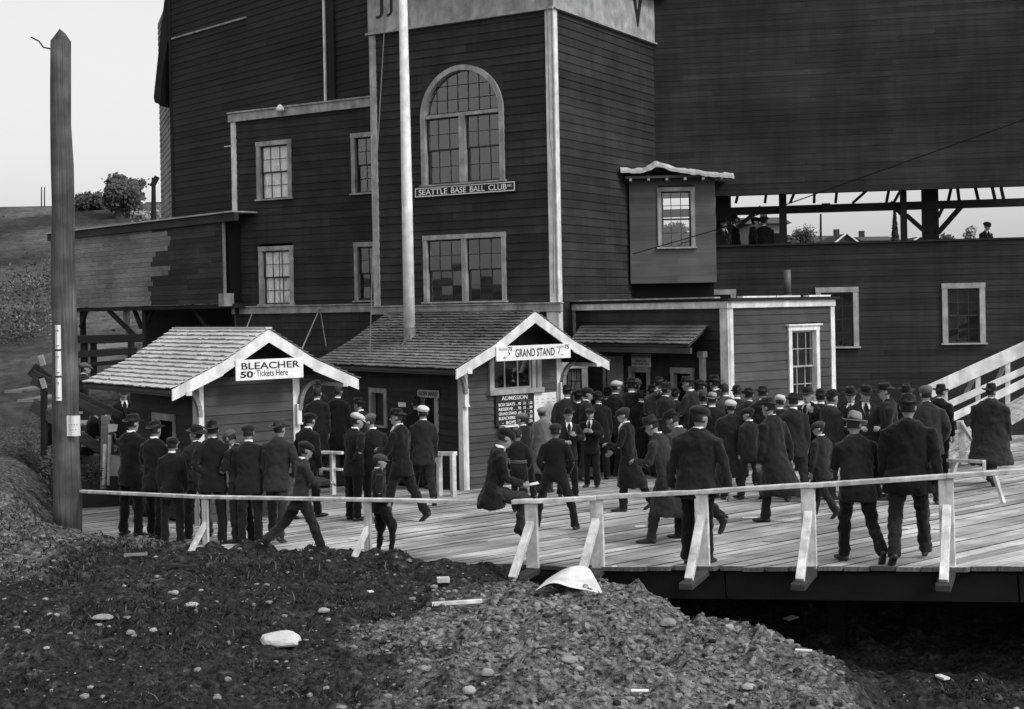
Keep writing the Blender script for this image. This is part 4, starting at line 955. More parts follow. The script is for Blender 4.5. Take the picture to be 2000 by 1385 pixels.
# ------------------------------------------------------------------ poles, ropes, wires
fp_ = at(800, 655, 29.3)
fpole = root('flagpole', (fp_.x, fp_.y, fp_.z-.1), 'tall white painted flagpole rising through the shingled booth roof', 'flagpole')
b0 = Vector((fp_.x, fp_.y, fp_.z-.15))
m = MB(); m.tube([b0+Vector((0,0,.02)), b0+Vector((0,0,3)), Vector((fp_.x-.01, fp_.y, 14.5))], [.122, .115, .062], 18); build('pole', m, M['white'], fpole, smooth=True)
m = MB(); m.tube([b0+Vector((0,0,-.5)), b0+Vector((0,0,.32))], [.132, .130], 18); build('base_sleeve', m, M['metal'], fpole, smooth=True)
m = MB(); m.bar(b0+Vector((-.10,-.28,.0)), b0+Vector((.0,-.12,.18)), .05, .03); m.bar(b0+Vector((-.4,-.45,-.22)), b0+Vector((-.1,-.28,.0)), .05, .02); build('flashing', m, M['metal'], fpole)
def cable(label, pts, r, mt, cat='rope', name='rope', sag=0.0):
    P_ = [Vector(p) for p in pts]; n = 14; out = []
    if len(P_) == 2: out = [P_[0].lerp(P_[1], i/n) - Vector((0, 0, sag*4*(i/n)*(1-i/n))) for i in range(n+1)]
    else: out = P_
    m = MB(); m.tube(out, r, 5); build(name, m, mt, None, loc=P_[0], label=label, cat=cat)
cable('thin flag halyard slanting down left of the white flagpole', [at(757, -60, 29.6), at(737, 300, 29.4), at(730, 420, 29.4), at(722, 700, 29.3)], .011, M['rope'])
cable('taut dark cable running up right across the bay room window', [at(1236, 496, 31.5), at(1398, 449, 32.0), at(1520, 405, 31.2), at(2080, 205, 29.0)], .014, M['wire'], 'cable', 'cable')
cable('thin guy rope from the belt board to the left booth roof, left one', [WG.p(WG.hit(500, 606)[0], .12, wzb), at(480, 645, 25.0)], .012, M['rope'])
cable('thin guy rope from the belt board down behind the left booth gable', [WG.p(WG.hit(629, 604)[0], .12, wzb), at(587, 688, 26.5)], .014, M['rope'])
cable('thin slack rope hanging below the joint of the belt board', [WG.p(WG.hit(631, 604)[0], .12, wzb), at(637, 676, 30.0)], .009, M['rope'])
cable('loose wire hanging down the white tower corner board', [TL.p(-.06, .12, 10.2), TL.p(-.08, .09, 7.2), TL.p(.0, .10, 6.5), TL.p(-.04, .12, 3.7)], .010, M['rope'], 'wire', 'wire')
# big pole at left
pb = at(131, 985, 22.4); pt = at(117, 62, 22.4)
upole = root('wooden_pole', (pb.x, pb.y, pb.z), 'thick weathered wooden pole with a pointed top at the left edge', 'pole')
m = MB(); R0, R1 = .225, .155; ax = (pt-pb); pts, rr = [], []
for i in range(13):
    f = i/12*.982; pts.append(pb + Vector((0,0,-.6)) + (ax+Vector((0,0,.6)))*f + Vector((.012*sin(i*1.7), 0, 0))); rr.append(R0+(R1-R0)*f + .006*sin(i*2.3))
m.tube(pts, rr, 20); top = pts[-1]
pole_o = build('shaft', m, M['pole'], upole, smooth=True)
m = MB(); k = 20; ring = [top + Vector((R1*cos(2*pi*i/k), R1*sin(2*pi*i/k), 0)) for i in range(k)]
rp = [top+Vector((.03, -R1*.9, .17)), top+Vector((.03, R1*.9, .15))]
vs = ring + rp; fs = []
for i in range(k):
    j = (i+1) % k; t0 = k if ring[i].y+ring[j].y < 2*top.y else k+1
    fs.append((i, j, t0))
    t1 = k if ring[j].y + ring[(j+1) % k].y < 2*top.y else k+1
    if t0 != t1: fs.append((j, t1, t0))
m.add(vs, fs); build('pointed_cap', m, M['pole'], upole, fixn=True)
m = MB(); q = at(97, 96, 22.4); m.tube([q+Vector((.03,0,0)), q+Vector((-.1,0,.03)), q+Vector((-.17,0,.13)), q+Vector((-.3,0,.2))], .012, 6); build('hook_wire', m, M['wire'], upole)
def poster(l, r, t, b_, label, tilt=0.0, lines=(), mt=None):
    Y = 22.4-.235; c = at((l+r)/2, (t+b_)/2, Y); w_, h_ = (r-l)/F*Y, (b_-t)/F*Y
    s = root('poster', (c.x, c.y, c.z), label, 'poster'); m = MB(); vs = []; n = 5
    for i in range(n+1):
        u = (i/n-.5)*w_; dy = .03*((i/n-.5)**2)*4 + .01*sin(i*2)
        vs += [c+Vector((u+tilt*h_/2, dy, -h_/2)), c+Vector((u-tilt*h_/2, dy+.012*sin(i+1), h_/2))]
    fs = [(2*i, 2*i+2, 2*i+3, 2*i+1) for i in range(n)]; m.add(vs, fs); o = build('sheet', m, mt or M['paper'], s)
    so = o.modifiers.new('thickness', 'SOLIDIFY'); so.thickness = .003
    fr_ = Fr(c.x, c.y, 0)
    for (f, txt, a0, a1, hh) in lines: letters(s, fr_, txt, -w_/2+w_*a0, -w_/2+w_*a1, c.z-h_/2+h_*f, c.z-h_/2+h_*(f+hh), .012, M['ink_soft'])
poster(129, 156, 812, 852, 'square white paper notice tacked low on the wooden pole', 0, ((.52, 'NOTICE', .25, .8, .08), (.28, 'NO BILLS', .3, .75, .07)) if False else ((.55, '- - - -', .2, .85, .03), (.3, '- - -', .25, .75, .03)))
for i, (t, b_, ln) in enumerate(((635, 682, 'topmost'), (686, 734, 'middle'), (738, 783, 'lowest'))):
    poster(106+i*.8, 118+i*.8, t, b_, f'narrow white paper strip on the wooden pole, {ln} of the three', 0, ((.72, 'M', .2, .7, .09), (.12, '--', .2, .8, .04)))

# ------------------------------------------------------------------ white railings
def wbar(name, a, b_, w_, h_, parent, mt=None, up=(0, 0, 1)):
    m = MB(); m.bar(a, b_, w_, h_, up=up); o = build(name, m, mt or M['rail'], parent); bevel(o, .006); return o
railR = root('railing', edge_pt(2.5), 'long white painted railing with braced posts along the right front edge of the boardwalk', 'railing')
railL = root('railing', (-3, 19, 0), 'long white painted railing with thin posts in front of the left booth', 'railing')
def epos(px, E, dx, dy):   # point on an edge line seen at pixel column px (at deck level)
    for _ in range(6):
        pass
    x, d = ray(px, 1108); # solve x*Y on the line
    x0, y0, nx, ny = E; Y = (x0*nx + y0*ny) / (x*nx + ny); return Vector((x*Y, Y, zd(x*Y, Y)))
tops = []
for px, ytop in ((1040, 976), (1168, 968), (1373, 957), (1582, 945), (1852, 926)):
    b0 = epos(px, E1, 0, 0); b0 = b0 - Vector((en.x, en.y, 0))*.02
    x, d = ray(px-2, ytop); tz = HC - d*b0.y
    tops.append(Vector((b0.x, b0.y, tz)))
    out = 0.68
    a = b0 + en*(-.35); bb_ = b0 + en*(out+.14); a.z = bb_.z = b0.z + .0
    wbar('outrigger', Vector((a.x, a.y, zd(a.x, a.y)-.055)), Vector((bb_.x, bb_.y, b0.z-.075)), .15, .07, railR, M['boards_dark'])
    ex_ = ed*.05
    for sgn in (-1, 1):
        q = b0 + ed*sgn*.034; wbar('post', Vector((q.x, q.y, b0.z-.03)), Vector((q.x-.01, q.y, tz-.04)), .055, .085, railR, up=(ed.x, ed.y, 0))
    q0, q1 = b0 + Vector((0,0,(tz-b0.z)*.66)) + en*.06, b0 + en*out; q1.z = b0.z - .03
    wbar('brace', q0, q1, .075, .09, railR, up=(ed.x, ed.y, 0))
x, d = ray(1003, 977); e0 = epos(1003, E1, 0, 0); A_ = Vector((e0.x, e0.y, HC-d*e0.y))
x, d = ray(2050, 914); e1 = epos(2050, E1, 0, 0); B_ = Vector((e1.x, e1.y, HC-d*e1.y))
pts = [A_] + tops + [B_]
for i in range(0, len(pts)-1):
    wbar('top_rail', pts[i]+Vector((0,0,-.02)), pts[i+1]+Vector((0,0,-.02+rnd.uniform(-.008,.008))), .11, .05, railR)
topsL = []
for px, ytop in ((403, 968), (720, 973), (985, 978)):
    b0 = epos(px, E2, 0, 0); x, d = ray(px-2, ytop); tz = HC - d*b0.y; topsL.append(Vector((b0.x, b0.y, tz)))
    if px > 900: continue
    for sgn in (-1, 1):
        q = b0 + Vector((.85, -.53, 0))*sgn*.022; wbar('post', Vector((q.x, q.y, b0.z-.08)), Vector((q.x, q.y, tz-.02)), .038, .07, railL, up=(.8, -.6, 0))
    q0 = b0 + Vector((0,0,(tz-b0.z)*.52)); q1 = b0 + Vector((-.53, -.85, 0))*.36; q1.z = b0.z-.02; wbar('brace', q0, q1, .07, .06, railL, up=(.8, -.6, 0))
x, d = ray(152, 957); A2 = Vector((pb.x+.15, pb.y+.1, HC-d*22.5))
pts = [A2] + topsL
for i in range(3): wbar('top_rail', pts[i]+Vector((0,0,-.02)), pts[i+1]+Vector((0,0,-.02)), .10, .045, railL)
# short white queue barriers beside the middle booth
qb = root('queue_barrier', on_deck(870, 965), 'short white queue railing standing against the side wall of the middle booth', 'barrier')
def dk(px, py): return on_deck(px, py)
def gatepost(px, pyb, pyt, par, w_=.09):
    p = dk(px, pyb); x, d = ray(px, pyt); z = HC-d*p.y; wbar('post', Vector((p.x, p.y, p.z-.02)), Vector((p.x, p.y, z)), w_, w_, par, up=(.8, .6, 0)); return Vector((p.x, p.y, z))
g1 = gatepost(859, 968, 886, qb); g2 = gatepost(886, 970, 886, qb); g0 = g1 + Vector((-.45, .5, .04)); wbar('top_rail', g0, g1, .09, .06, qb); wbar('top_rail', g1+Vector((-.05,0,.0)), g2+Vector((.05,0,0)), .1, .07, qb)
qb2 = root('queue_barrier', on_deck(650, 965), 'short white two bar queue railing between the two booths', 'barrier')
g1 = gatepost(651, 966, 884, qb2); wbar('top_rail', g1+Vector((-.22,.1,.0)), g1+Vector((.22,-.12,0)), .09, .06, qb2); wbar('middle_rail', g1+Vector((-.25,.1,-.33)), g1+Vector((.22,-.12,-.33)), .05, .05, qb2)
# white ramp at right
rp_ = root('ramp_railing', (8.3, 27, 0), 'white painted sloping ramp with three long rails rising at the right edge', 'ramp')
RY = 26.5
def rr_(px, py, Y=RY): return at(px, py, Y)
wbar('handrail', rr_(1815, 765, 26.8), rr_(2080, 645, 26.8), .05, .26, rp_, M['white'])
wbar('middle_rail', rr_(1838, 797, 26.8), rr_(2080, 687, 26.8), .05, .13, rp_, M['white'])
wbar('lower_rail', rr_(1855, 818, 26.0), rr_(2080, 708, 26.0), .05, .14, rp_, M['white'])
for px, t_, b_ in ((1846, 760, 800), (1910, 735, 783), (1968, 706, 760)):
    wbar('post', rr_(px, t_, 26.85), rr_(px, b_+30, 26.85), .09, .09, rp_, M['rail'])
for px, t_, b_, dx in ((1902, 738, 782, -22), (1962, 712, 752, -18)): wbar('brace', rr_(px, t_, 27.0), rr_(px+dx, b_, 27.2), .07, .07, rp_, M['trim'])
r0, r1 = rr_(1848, 905, 25.6), rr_(2080, 770, 25.6)
for i in range(17):
    f0, f1 = i/17, (i+.93)/17; a, b_ = r0.lerp(r1, f0), r0.lerp(r1, f1)
    m = MB(); off = Vector((.15, 1.7, 0.0)); m.hexa([a, b_, b_+off, a+off, a+Vector((0,0,.05)), b_+Vector((0,0,.05)), b_+off+Vector((0,0,.05)), a+off+Vector((0,0,.05))]); build('ramp_board', m, M['rail'], rp_)
wbar('post', rr_(1875, 822, 25.9), rr_(1883, 906, 25.9), .13, .13, rp_, M['rail']); wbar('brace', rr_(1877, 826, 25.85), rr_(1905, 868, 25.4), .06, .08, rp_, M['trim'])
wbar('cross_rail', rr_(1848, 846, 25.8), rr_(1900, 838, 25.8), .05, .06, rp_, M['rail'])
tb = root('trestle_rail', on_deck(1890, 935), 'low white trestle bar standing on the boardwalk in front of the ramp', 'barrier')
a, b_ = at(1852, 899, 21.6), at(1922, 902, 20.6); wbar('top_bar', a, b_, .07, .05, tb); wbar('leg', b_, Vector((b_.x, b_.y, b_.z-.25)), .05, .05, tb)
c_ = at(1945, 932, 19.6); wbar('leg', at(1868, 901, 21.4), Vector((at(1868, 901, 21.4).x-.1, 21.6, zd(6.9, 21.5))), .06, .06, tb); wbar('leg', at(1941, 922, 20.2), Vector((at(1950, 938, 20.2).x, 20.0, zd(7, 20))), .05, .06, tb)

# ------------------------------------------------------------------ stairs at left
st = root('wooden_stairs', (-9, 28, zd(-8.6, 28)), 'dark wooden stairs with plank handrails climbing left behind the wooden pole', 'stairs')
SY = 27.5
def sp_(px, py, dy=0): return at(px, py, SY+dy)
wbar('handrail', sp_(62, 728), sp_(237, 812), .06, .13, st, M['boards_dark']); wbar('handrail', sp_(62, 742, -.02), sp_(205, 810, -.02), .04, .16, st, M['boards_dark'])
wbar('stringer', sp_(62, 792), sp_(232, 900), .06, .2, st, M['boards_dark'])
wbar('stringer', sp_(62, 720, 1.6), sp_(215, 840, 1.6), .06, .28, st, M['timber_dark'])
m = MB(); z0 = zd(-8, 28)
for i in range(9):
    f = i/8; q = sp_(225-25*i, 905-17.5*i+(-2), .0)
    mm = MB(); mm.hexa([q+Vector((-.18, .02, -.05)), q+Vector((.14, .02, -.05)), q+Vector((.14, 1.6, -.05)), q+Vector((-.18, 1.6, -.05)), q+Vector((-.18, .02, 0)), q+Vector((.14, .02, 0)), q+Vector((.14, 1.6, 0)), q+Vector((-.18, 1.6, 0))]); build('tread', mm, M['boards_grey'], st)
wbar('newel_post', sp_(206, 812, -.06), sp_(204, 955, -.06), .13, .12, st, M['boards_grey']); wbar('newel_post', sp_(236, 818, .0), sp_(236, 950, .0), .07, .07, st, M['rail']) if False else None
wbar('post', sp_(205, 868, -.15), sp_(203, 948, -.15), .055, .055, st, M['rail']); wbar('post', sp_(214, 850, -.1), sp_(212, 948, -.1), .06, .05, st, M['rail'])
for px, t_ in ((85, 700), (88, 745)): wbar('post_cap', sp_(px-6, t_-6, -.05), sp_(px, t_+14, -.05), .08, .10, st, M['trim'])
wbar('post', sp_(86, 735), sp_(86, 960), .1, .1, st, M['timber_dark'])
# dark crossing rails and posts under the passage
fr_ = root('timber_fence', (-11.5, 34, 0), 'dark timber rail fence under the raised passage', 'fence')
for (x0, y0, x1, y1, w_) in ((155, 664, 275, 660, .2), (155, 694, 262, 685, .16), (155, 716, 240, 706, .1)): wbar('rail', at(x0-20, y0, 34), at(x1+6, y1, 33.5), .05, w_, fr_, M['timber_dark'])
for px in (165, 183, 256): wbar('post', at(px, 655, 34), at(px, 760, 34), .12, .12, fr_, M['timber_dark'])
for (x0, x1, y0, y1) in ((188, 245, 703, 697), (188, 262, 678, 672)): wbar('pale_board', at(x0, y0, 36), at(x1, y1, 36), .04, .12, fr_, M['boards_grey'])
# white box at the foot of the stairs
wb = root('paper_sack', on_deck(228, 950), 'large pale box with sloping side standing at the foot of the stairs', 'box')
q = at(226, 935, 27.0); m = MB()
m.hexa([at(214, 930, 27.0), at(241, 930, 27.0), at(241, 930, 27.5), at(214, 930, 27.5), at(217, 888, 27.0), at(245, 892, 27.0), at(245, 892, 27.4), at(217, 888, 27.4)]); build('box_body', m, M['trim'], wb)
m = MB(); m.hexa([at(214, 956, 27.02), at(243, 956, 27.02), at(243, 956, 27.5), at(214, 956, 27.5), at(214, 931, 27.02), at(241, 931, 27.02), at(241, 931, 27.5), at(214, 931, 27.5)]); build('box_base', m, M['ink'], wb)
wb2 = root('paper_bag', at(222, 845, 26.9), 'white paper bag resting on the stair newel', 'bag')
m = MB(); m.hexa([at(212, 845, 26.8), at(228, 842, 26.8), at(228, 842, 27.0), at(212, 845, 27.0), at(211, 828, 26.8), at(230, 829, 26.8), at(230, 829, 27.0), at(211, 828, 27.0)]); build('bag_body', m, M['paper'], wb2)
for (px_, py_, Y_, w_, lb) in ((228, 800, 28.0, 1.9, 'dark wooden landing at the foot of the stairs'), (166, 720, 30.0, 1.2, 'small dark platform behind the left booth eave')):
    q = at(px_, py_, Y_); zt_p = .17 if Y_ < 29 else .62; ls_ = root('stair_landing', (q.x, Y_, zt_p), lb, 'landing'); m = MB(); f_ = Fr(q.x, Y_, 0); m.box(f_, -w_/2, w_/2, -.8, .5, -.8, zt_p); build('platform', m, M['boards_dark'], ls_)
# landing between the booths
ld = root('landing_step', (-3.6, 29.5, 0), 'low dark wooden landing step between the two booths', 'step')
m = MB(); f_ = Fr(-4.3, 29.2, 10); m.box(f_, -1.2, 1.2, -2.2, 0, -.3, zd(-4, 29)+.34); build('platform', m, M['boards_dark'], ld)
LANDZ = zd(-4, 29)+.34

# ------------------------------------------------------------------ trees, houses beyond
def tree(label, x, y, h, spread, mt, seed, leaves=900, name='tree', trunk_h=.3, ls=.3, conifer=False, tr=.12):
    r = random.Random(seed); z0 = float(zterrain(x, y)[0]); t = root(name, (x, y, z0), label, 'tree', None)
    m = MB(); base = Vector((x, y, z0-.3)); tips = []
    if conifer:
        m.tube([base, base+Vector((0,0,h*.5)), base+Vector((0,0,h))], [tr, tr*.6, .02], 6)
        for i in range(leaves):
            f = r.random()**.8; z = h*(.12+.88*f); rad = spread*(1-f)*(.6+.5*r.random())*(1 if r.random() > .3 else .5); a = r.random()*2*pi
            tips.append(base+Vector((rad*cos(a), rad*sin(a), z - rad*.25)))
    else:
        m.tube([base, base+Vector((.05*h*r.uniform(-1,1), 0, h*trunk_h)), base+Vector((0,0,h*.62))], [tr, tr*.8, tr*.35], 6)
        for k in range(14):
            a = r.random()*2*pi; f = r.uniform(trunk_h, .7); p0 = base+Vector((0,0,h*f*.9)); q = p0+Vector((cos(a)*spread*r.uniform(.5,1), sin(a)*spread*r.uniform(.5,1), h*r.uniform(.12,.34)))
            m.tube([p0, p0.lerp(q, .5)+Vector((0,0,.06*h)), q], [tr*.35, tr*.2, .012], 4)
            n = leaves//14; cr = spread*.42
            for _ in range(n):
                v = Vector((r.gauss(0,1), r.gauss(0,1), r.gauss(0,.85)))*cr*.45; tips.append(q.lerp(p0, r.random()*.35)+v)
    build('trunk', m, M['bark'], t)
    c = MB(); vs = []; fs = []
    for p in tips:
        a = Vector((r.gauss(0,1), r.gauss(0,1), r.gauss(0,1))).normalized(); b = a.orthogonal().normalized(); s_ = ls*r.uniform(.4, 1); k = len(vs)
        cc = a.cross(b); vs += [p+a*s_*.5, p+b*s_*.35, p-a*s_*.5, p-b*s_*.35+cc*.1*s_]; fs.append((k, k+1, k+2, k+3))
    c.add(vs, fs); cr_ = build('crown', c, mt, t); return t
def T(label, px, pytop, Y, h_px, w_px, mt, seed, **k):
    p = at(px, pytop, Y); h = h_px/F*Y
    z0 = float(zterrain(p.x, Y)[0]); H_ = max(p.z - z0, h)
    tree(label, p.x, Y, H_, w_px/2/F*Y, mt, seed, trunk_h=max(.1, 1-h/H_*1.0) if h/H_ < .9 else .2, **k)
T('large dense round tree on the hill left of the stand', 235, 378, 84, 95, 78, M['leaf'], 1, leaves=12000, ls=.34, tr=.35)
T('loose lighter tree top rising behind the dense hill tree', 258, 368, 92, 70, 45, M['leaf'], 2, leaves=2200, ls=.3, tr=.15)
T('pale catkin covered tree beside the left stand', 290, 388, 74, 70, 60, M['leaf_pale'], 3, leaves=6000, ls=.24, tr=.15)
T('small scrubby tree on the slope behind the pole', 175, 425, 88, 45, 60, M['leaf'], 4, leaves=3000, ls=.3, tr=.1)
T('loose bare tree seen through the gallery beside the post', 1572, 432, 95, 45, 55, M['leaf'], 5, leaves=2200, ls=.2, tr=.12)
T('small round tree at the left of the gallery opening', 1545, 445, 90, 35, 28, M['leaf'], 6, leaves=500, ls=.4, tr=.12)
T('dark pointed fir seen through the gallery', 1747, 402, 105, 75, 26, M['leaf_dark'], 7, leaves=3000, ls=.3, conifer=True, name='fir_tree')
T('small pale round tree seen at the right end of the gallery', 1893, 434, 90, 30, 20, M['leaf_pale'], 8, leaves=400, ls=.35, tr=.1)
T('low dark bush line tree right of the big gallery post', 1856, 452, 85, 22, 40, M['leaf'], 9, leaves=500, ls=.4, tr=.1)
T('dark tree visible through the bay room window', 1326, 425, 80, 50, 66, M['leaf_dark'], 10, leaves=6000, ls=.3, tr=.2)
def house(label, px, py_eave, py_ridge, w_px, Y, seed, gable=False, chim=()):
    c = at(px, py_eave, Y); W = w_px/F*Y; rz = at(px, py_ridge, Y).z; z0 = float(zterrain(c.x, Y)[0])-.5
    h = root('far_house', (c.x, Y, z0), label, 'house'); fr = Fr(c.x, Y, 0); m = MB(); m.box(fr, -W/2, W/2, -6, 0, z0, c.z); build('wall', m, M['house'], h)
    m = MB()
    if gable: m.prism([fr.p(-W/2-.4, .4, c.z-.2), fr.p(W/2+.4, .4, c.z-.2), fr.p(0, .4, rz)], Vector((0, 7, 0)))
    else: m.prism([fr.p(-W/2-.4, .4, c.z), fr.p(-W/2-.4, -6.4, c.z), fr.p(-W/2-.4, -3, rz)], Vector((W+.8, 0, 0)))
    build('roof', m, M['house_roof'], h, fixn=True)
    for a in chim:
        m = MB(); x = W*a; m.box(fr, x-.22, x+.22, -3.3, -2.8, c.z, rz+.55); build('chimney', m, M['house_roof'], h)
    m = MB()
    for a in (-.3, 0, .3): m.box(fr, W*a-.4, W*a+.4, -.02, .06, c.z-1.9, c.z-.7)
    build('window', m, M['sign_white'] if gable else M['core'], h)
    if gable:
        m = MB(); m.bar(fr.p(-W/2-.4, .45, c.z-.2), fr.p(0, .45, rz), .1, .35, up=(0,-1,0)); m.bar(fr.p(W/2+.4, .45, c.z-.2), fr.p(0, .45, rz), .1, .35, up=(0,-1,0)); build('rake_board', m, M['sign_white'], h)
    return h
house('large far house with a chimney behind the men in the gallery', 1500, 437, 420, 68, 100, 1, chim=(.1,))
house('wide low far house roof in the middle of the gallery view', 1627, 470, 457, 66, 120, 2, chim=(.35,))
house('small far gable with white rake boards in the gallery view', 1651, 471, 456, 30, 112, 3, gable=True)
house('low far roof left of the pointed fir', 1718, 470, 459, 52, 125, 4, chim=(-.35,))
house('tiny far house roof in front of the right gallery braces', 1795, 472, 462, 30, 130, 5, gable=True)
house('far house half hidden by the pale tree on the left hill', 300, 412, 388, 50, 100, 6)
def upole_far(label, px, pt_, pb_, Y, w_=.2, cross=False):
    a, b_ = at(px, pt_, Y), at(px, pb_, Y); p = root('utility_pole', (a.x, Y, b_.z), label, 'pole'); m = MB(); m.tube([b_, a], [w_, w_*.7], 8); build('shaft', m, M['timber_dark'], p)
    if cross: m = MB(); m.bar(a+Vector((-.8, 0, -.5)), a+Vector((.8, .3, -.5)), .12, .14); build('crossarm', m, M['timber_dark'], p)
upole_far('dark utility pole with a short top arm beside the left stand', 300, 347, 445, 62, .13); 
m = MB(); q = at(301, 356, 62); m.bar(q+Vector((-.1,0,-.2)), q+Vector((.15,0,.25)), .2, .2); build('pole_head', m, M['timber_dark'], [o for o in bpy.data.objects if o.name.startswith('utility_pole')][-1])
upole_far('thin utility pole far left behind the big wooden pole, left one', 81, 365, 440, 90, .05); upole_far('thin utility pole far left behind the big wooden pole, right one', 87, 366, 440, 90, .05)
upole_far('thin pale mast standing among the far houses in the gallery view', 1603, 418, 478, 95, .09)

# ------------------------------------------------------------------ stones, grass, litter
def gz(x, y):
    a, b = np.array(float(x)), np.array(float(y)); return float(zterrain(a, b)[0]) + (float(clods(a, b)) if abs(x) < 15 and 4 < y < 24 else 0)
def ico(n=1):
    b = bmesh.new(); bmesh.ops.create_icosphere(b, subdivisions=n, radius=1); v = [x.co.copy() for x in b.verts]; f = [tuple(q.index for q in x.verts) for x in b.faces]; b.free(); return v, f
IV, IF = ico(1); IV2, IF2 = ico(3)
def ground_at(px, py):
    x, d = ray(px, py); Y = 9.0
    lo = 8.0
    for i in range(400):
        Y = lo + i*.05
        if HC - d*Y <= gz(x*Y, Y): return x*Y, Y, gz(x*Y, Y)
    return x*Y, Y, gz(x*Y, Y)
def stone_field(name, n, rng, smin, smax, mt, seed, mask=True, flat=.65):
    r = np.random.RandomState(seed); m = MB(); X = r.uniform(rng[0], rng[1], n*6); Y = r.uniform(rng[2], rng[3], n*6)
    Z, pit, D = zterrain(X, Y); g = gravel_shade_mask(X, Y, D, pit); keep = (g > r.uniform(0.05, 1, n*6)) & (D > .12) if mask else (D > .15)
    X, Y = X[keep][:n], Y[keep][:n]; Z = Z[keep][:n]
    Z = Z + clods(X, Y)
    iv = np.array([tuple(v) for v in IV]); allv = []; allf = []; k = 0
    for x, y, z in zip(X, Y, Z):
        s = smin + (smax-smin)*r.rand()**4.5; sc = np.array([s*r.uniform(.7,1.3), s*r.uniform(.7,1.3), s*flat*r.uniform(.6,1.2)])
        a = r.rand()*6.28; v = iv*sc*(1+r.uniform(-.1,.1,(len(iv),1))); c, s_ = cos(a), sin(a)
        v = np.stack([v[:,0]*c-v[:,1]*s_, v[:,0]*s_+v[:,1]*c, v[:,2]], 1)+np.array([x, y, z+s*.15]); allv += v.tolist(); allf += [tuple(q+k for q in f) for f in IF]; k += len(iv)
    m.v = allv; m.f = allf; m.m = [0]*len(allf); o = build(name, m, mt, None); o['kind'] = 'stuff'; return o
stone_field('pebbles', 4500, (-7, 4, 8.5, 19), .005, .045, M['stone'], 3); stone_field('scattered_pebbles', 350, (-7, 5, 8.5, 19), .01, .04, M['stone'], 33, mask=False)
stone_field('gravel_clods', 9000, (-8, 4.5, 8.5, 20), .005, .026, mat('clod', .13, .95, .05, (16,16,16), amt=1.0, rand=.0, bump=.8), 4)
stone_field('dirt_clods', 12000, (-9, 5, 8.5, 20), .006, .04, mat('dark_clod', .03, .95, .05, (20,20,20), amt=.5, rand=.0, bump=.8), 5, mask=False)
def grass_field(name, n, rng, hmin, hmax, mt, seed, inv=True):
    r = np.random.RandomState(seed); X = r.uniform(rng[0], rng[1], n); Y = r.uniform(rng[2], rng[3], n); Z, pit, D = zterrain(X, Y); g = gravel_shade_mask(X, Y, D, pit)
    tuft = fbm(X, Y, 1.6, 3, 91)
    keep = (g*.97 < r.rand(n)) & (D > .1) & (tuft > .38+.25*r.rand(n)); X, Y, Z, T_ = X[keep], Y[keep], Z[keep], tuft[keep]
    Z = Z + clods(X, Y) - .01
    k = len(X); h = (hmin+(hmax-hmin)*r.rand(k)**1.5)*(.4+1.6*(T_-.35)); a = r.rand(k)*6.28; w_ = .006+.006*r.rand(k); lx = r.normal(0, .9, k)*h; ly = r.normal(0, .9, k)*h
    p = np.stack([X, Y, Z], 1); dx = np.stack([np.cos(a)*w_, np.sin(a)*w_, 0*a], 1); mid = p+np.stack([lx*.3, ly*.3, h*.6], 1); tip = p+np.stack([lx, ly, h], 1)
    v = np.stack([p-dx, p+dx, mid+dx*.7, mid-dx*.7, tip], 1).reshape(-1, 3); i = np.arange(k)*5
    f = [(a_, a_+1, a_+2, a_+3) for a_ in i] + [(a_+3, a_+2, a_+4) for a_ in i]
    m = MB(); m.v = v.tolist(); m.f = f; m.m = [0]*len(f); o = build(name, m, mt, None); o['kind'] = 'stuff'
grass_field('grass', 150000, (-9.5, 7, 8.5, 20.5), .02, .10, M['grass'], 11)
grass_field('dry_grass', 16000, (-9.5, 5, 8.5, 20.5), .02, .12, mat('dry_grass', .10, .9, .1, (5,5,5), amt=.4, rand=0, bump=0), 12)
def rock(px, py, wpx_, hpx, label, mt, seed, name='rock'):
    x, y, z = ground_at(px, py+hpx*.45); s = wpx_/2/F*y; sh_ = hpx/2/F*y; r = random.Random(seed); m = MB()
    vs = []
    for v in IV2:
        n = noise.noise(v*1.1+Vector((seed*3.1, 0, 0)))*.34+noise.noise(v*3.4+Vector((0, seed*2.7, 0)))*.16+noise.noise(v*8+Vector((0, seed*2.7, 0)))*.07; q = v*(1+n*.6); vs.append(Vector((x+q.x*s, y+q.y*s*.7, z+sh_*.5+max(q.z, -.5)*sh_)))
    m.add(vs, IF2); build(name, m, mt, None, loc=(x, y, z), label=label, cat='rock', smooth=False)
rock(551, 1247, 82, 34, 'large whitish boulder half sunk in the dark earth', M['boulder'], 1, 'boulder')
for i, (px, py, w_, h_, lb) in enumerate(((952, 1313, 26, 18, 'round pale stone in the gravel at the bottom middle'), (917, 1350, 26, 20, 'pale stone at the very bottom middle of the gravel'), (1131, 1312, 18, 12, 'small pale stone right of the bottom middle'),
    (1305, 1222, 34, 18, 'grey stone on the right shoulder of the gravel mound'), (1424, 1224, 18, 16, 'small stone in the shade right of the mound'), (1112, 1292, 34, 16, 'flat grey stone on the middle of the mound'),
    (830, 1310, 24, 14, 'light stone left of the bottom middle'), (340, 1158, 18, 10, 'small pale lump in the dark grass near the left railing'), (375, 1180, 30, 10, 'flat pale clod in the dark grass left'), (200, 1211, 42, 12, 'long pale clod in dark grass at left'),
    (255, 1236, 18, 12, 'grey lump in the dark grass below the long pale clod'), (632, 1196, 24, 12, 'small pale lump above the large whitish boulder'), (300, 1231, 16, 10, 'small grey lump in the dark grass left of centre'), (1664, 1290, 1, 1, None), (1462, 1345, 30, 14, 'brownish stone low on the right slope of the mound'))):
    if lb: rock(px, py, w_, h_, lb, M['stone'], i+3)
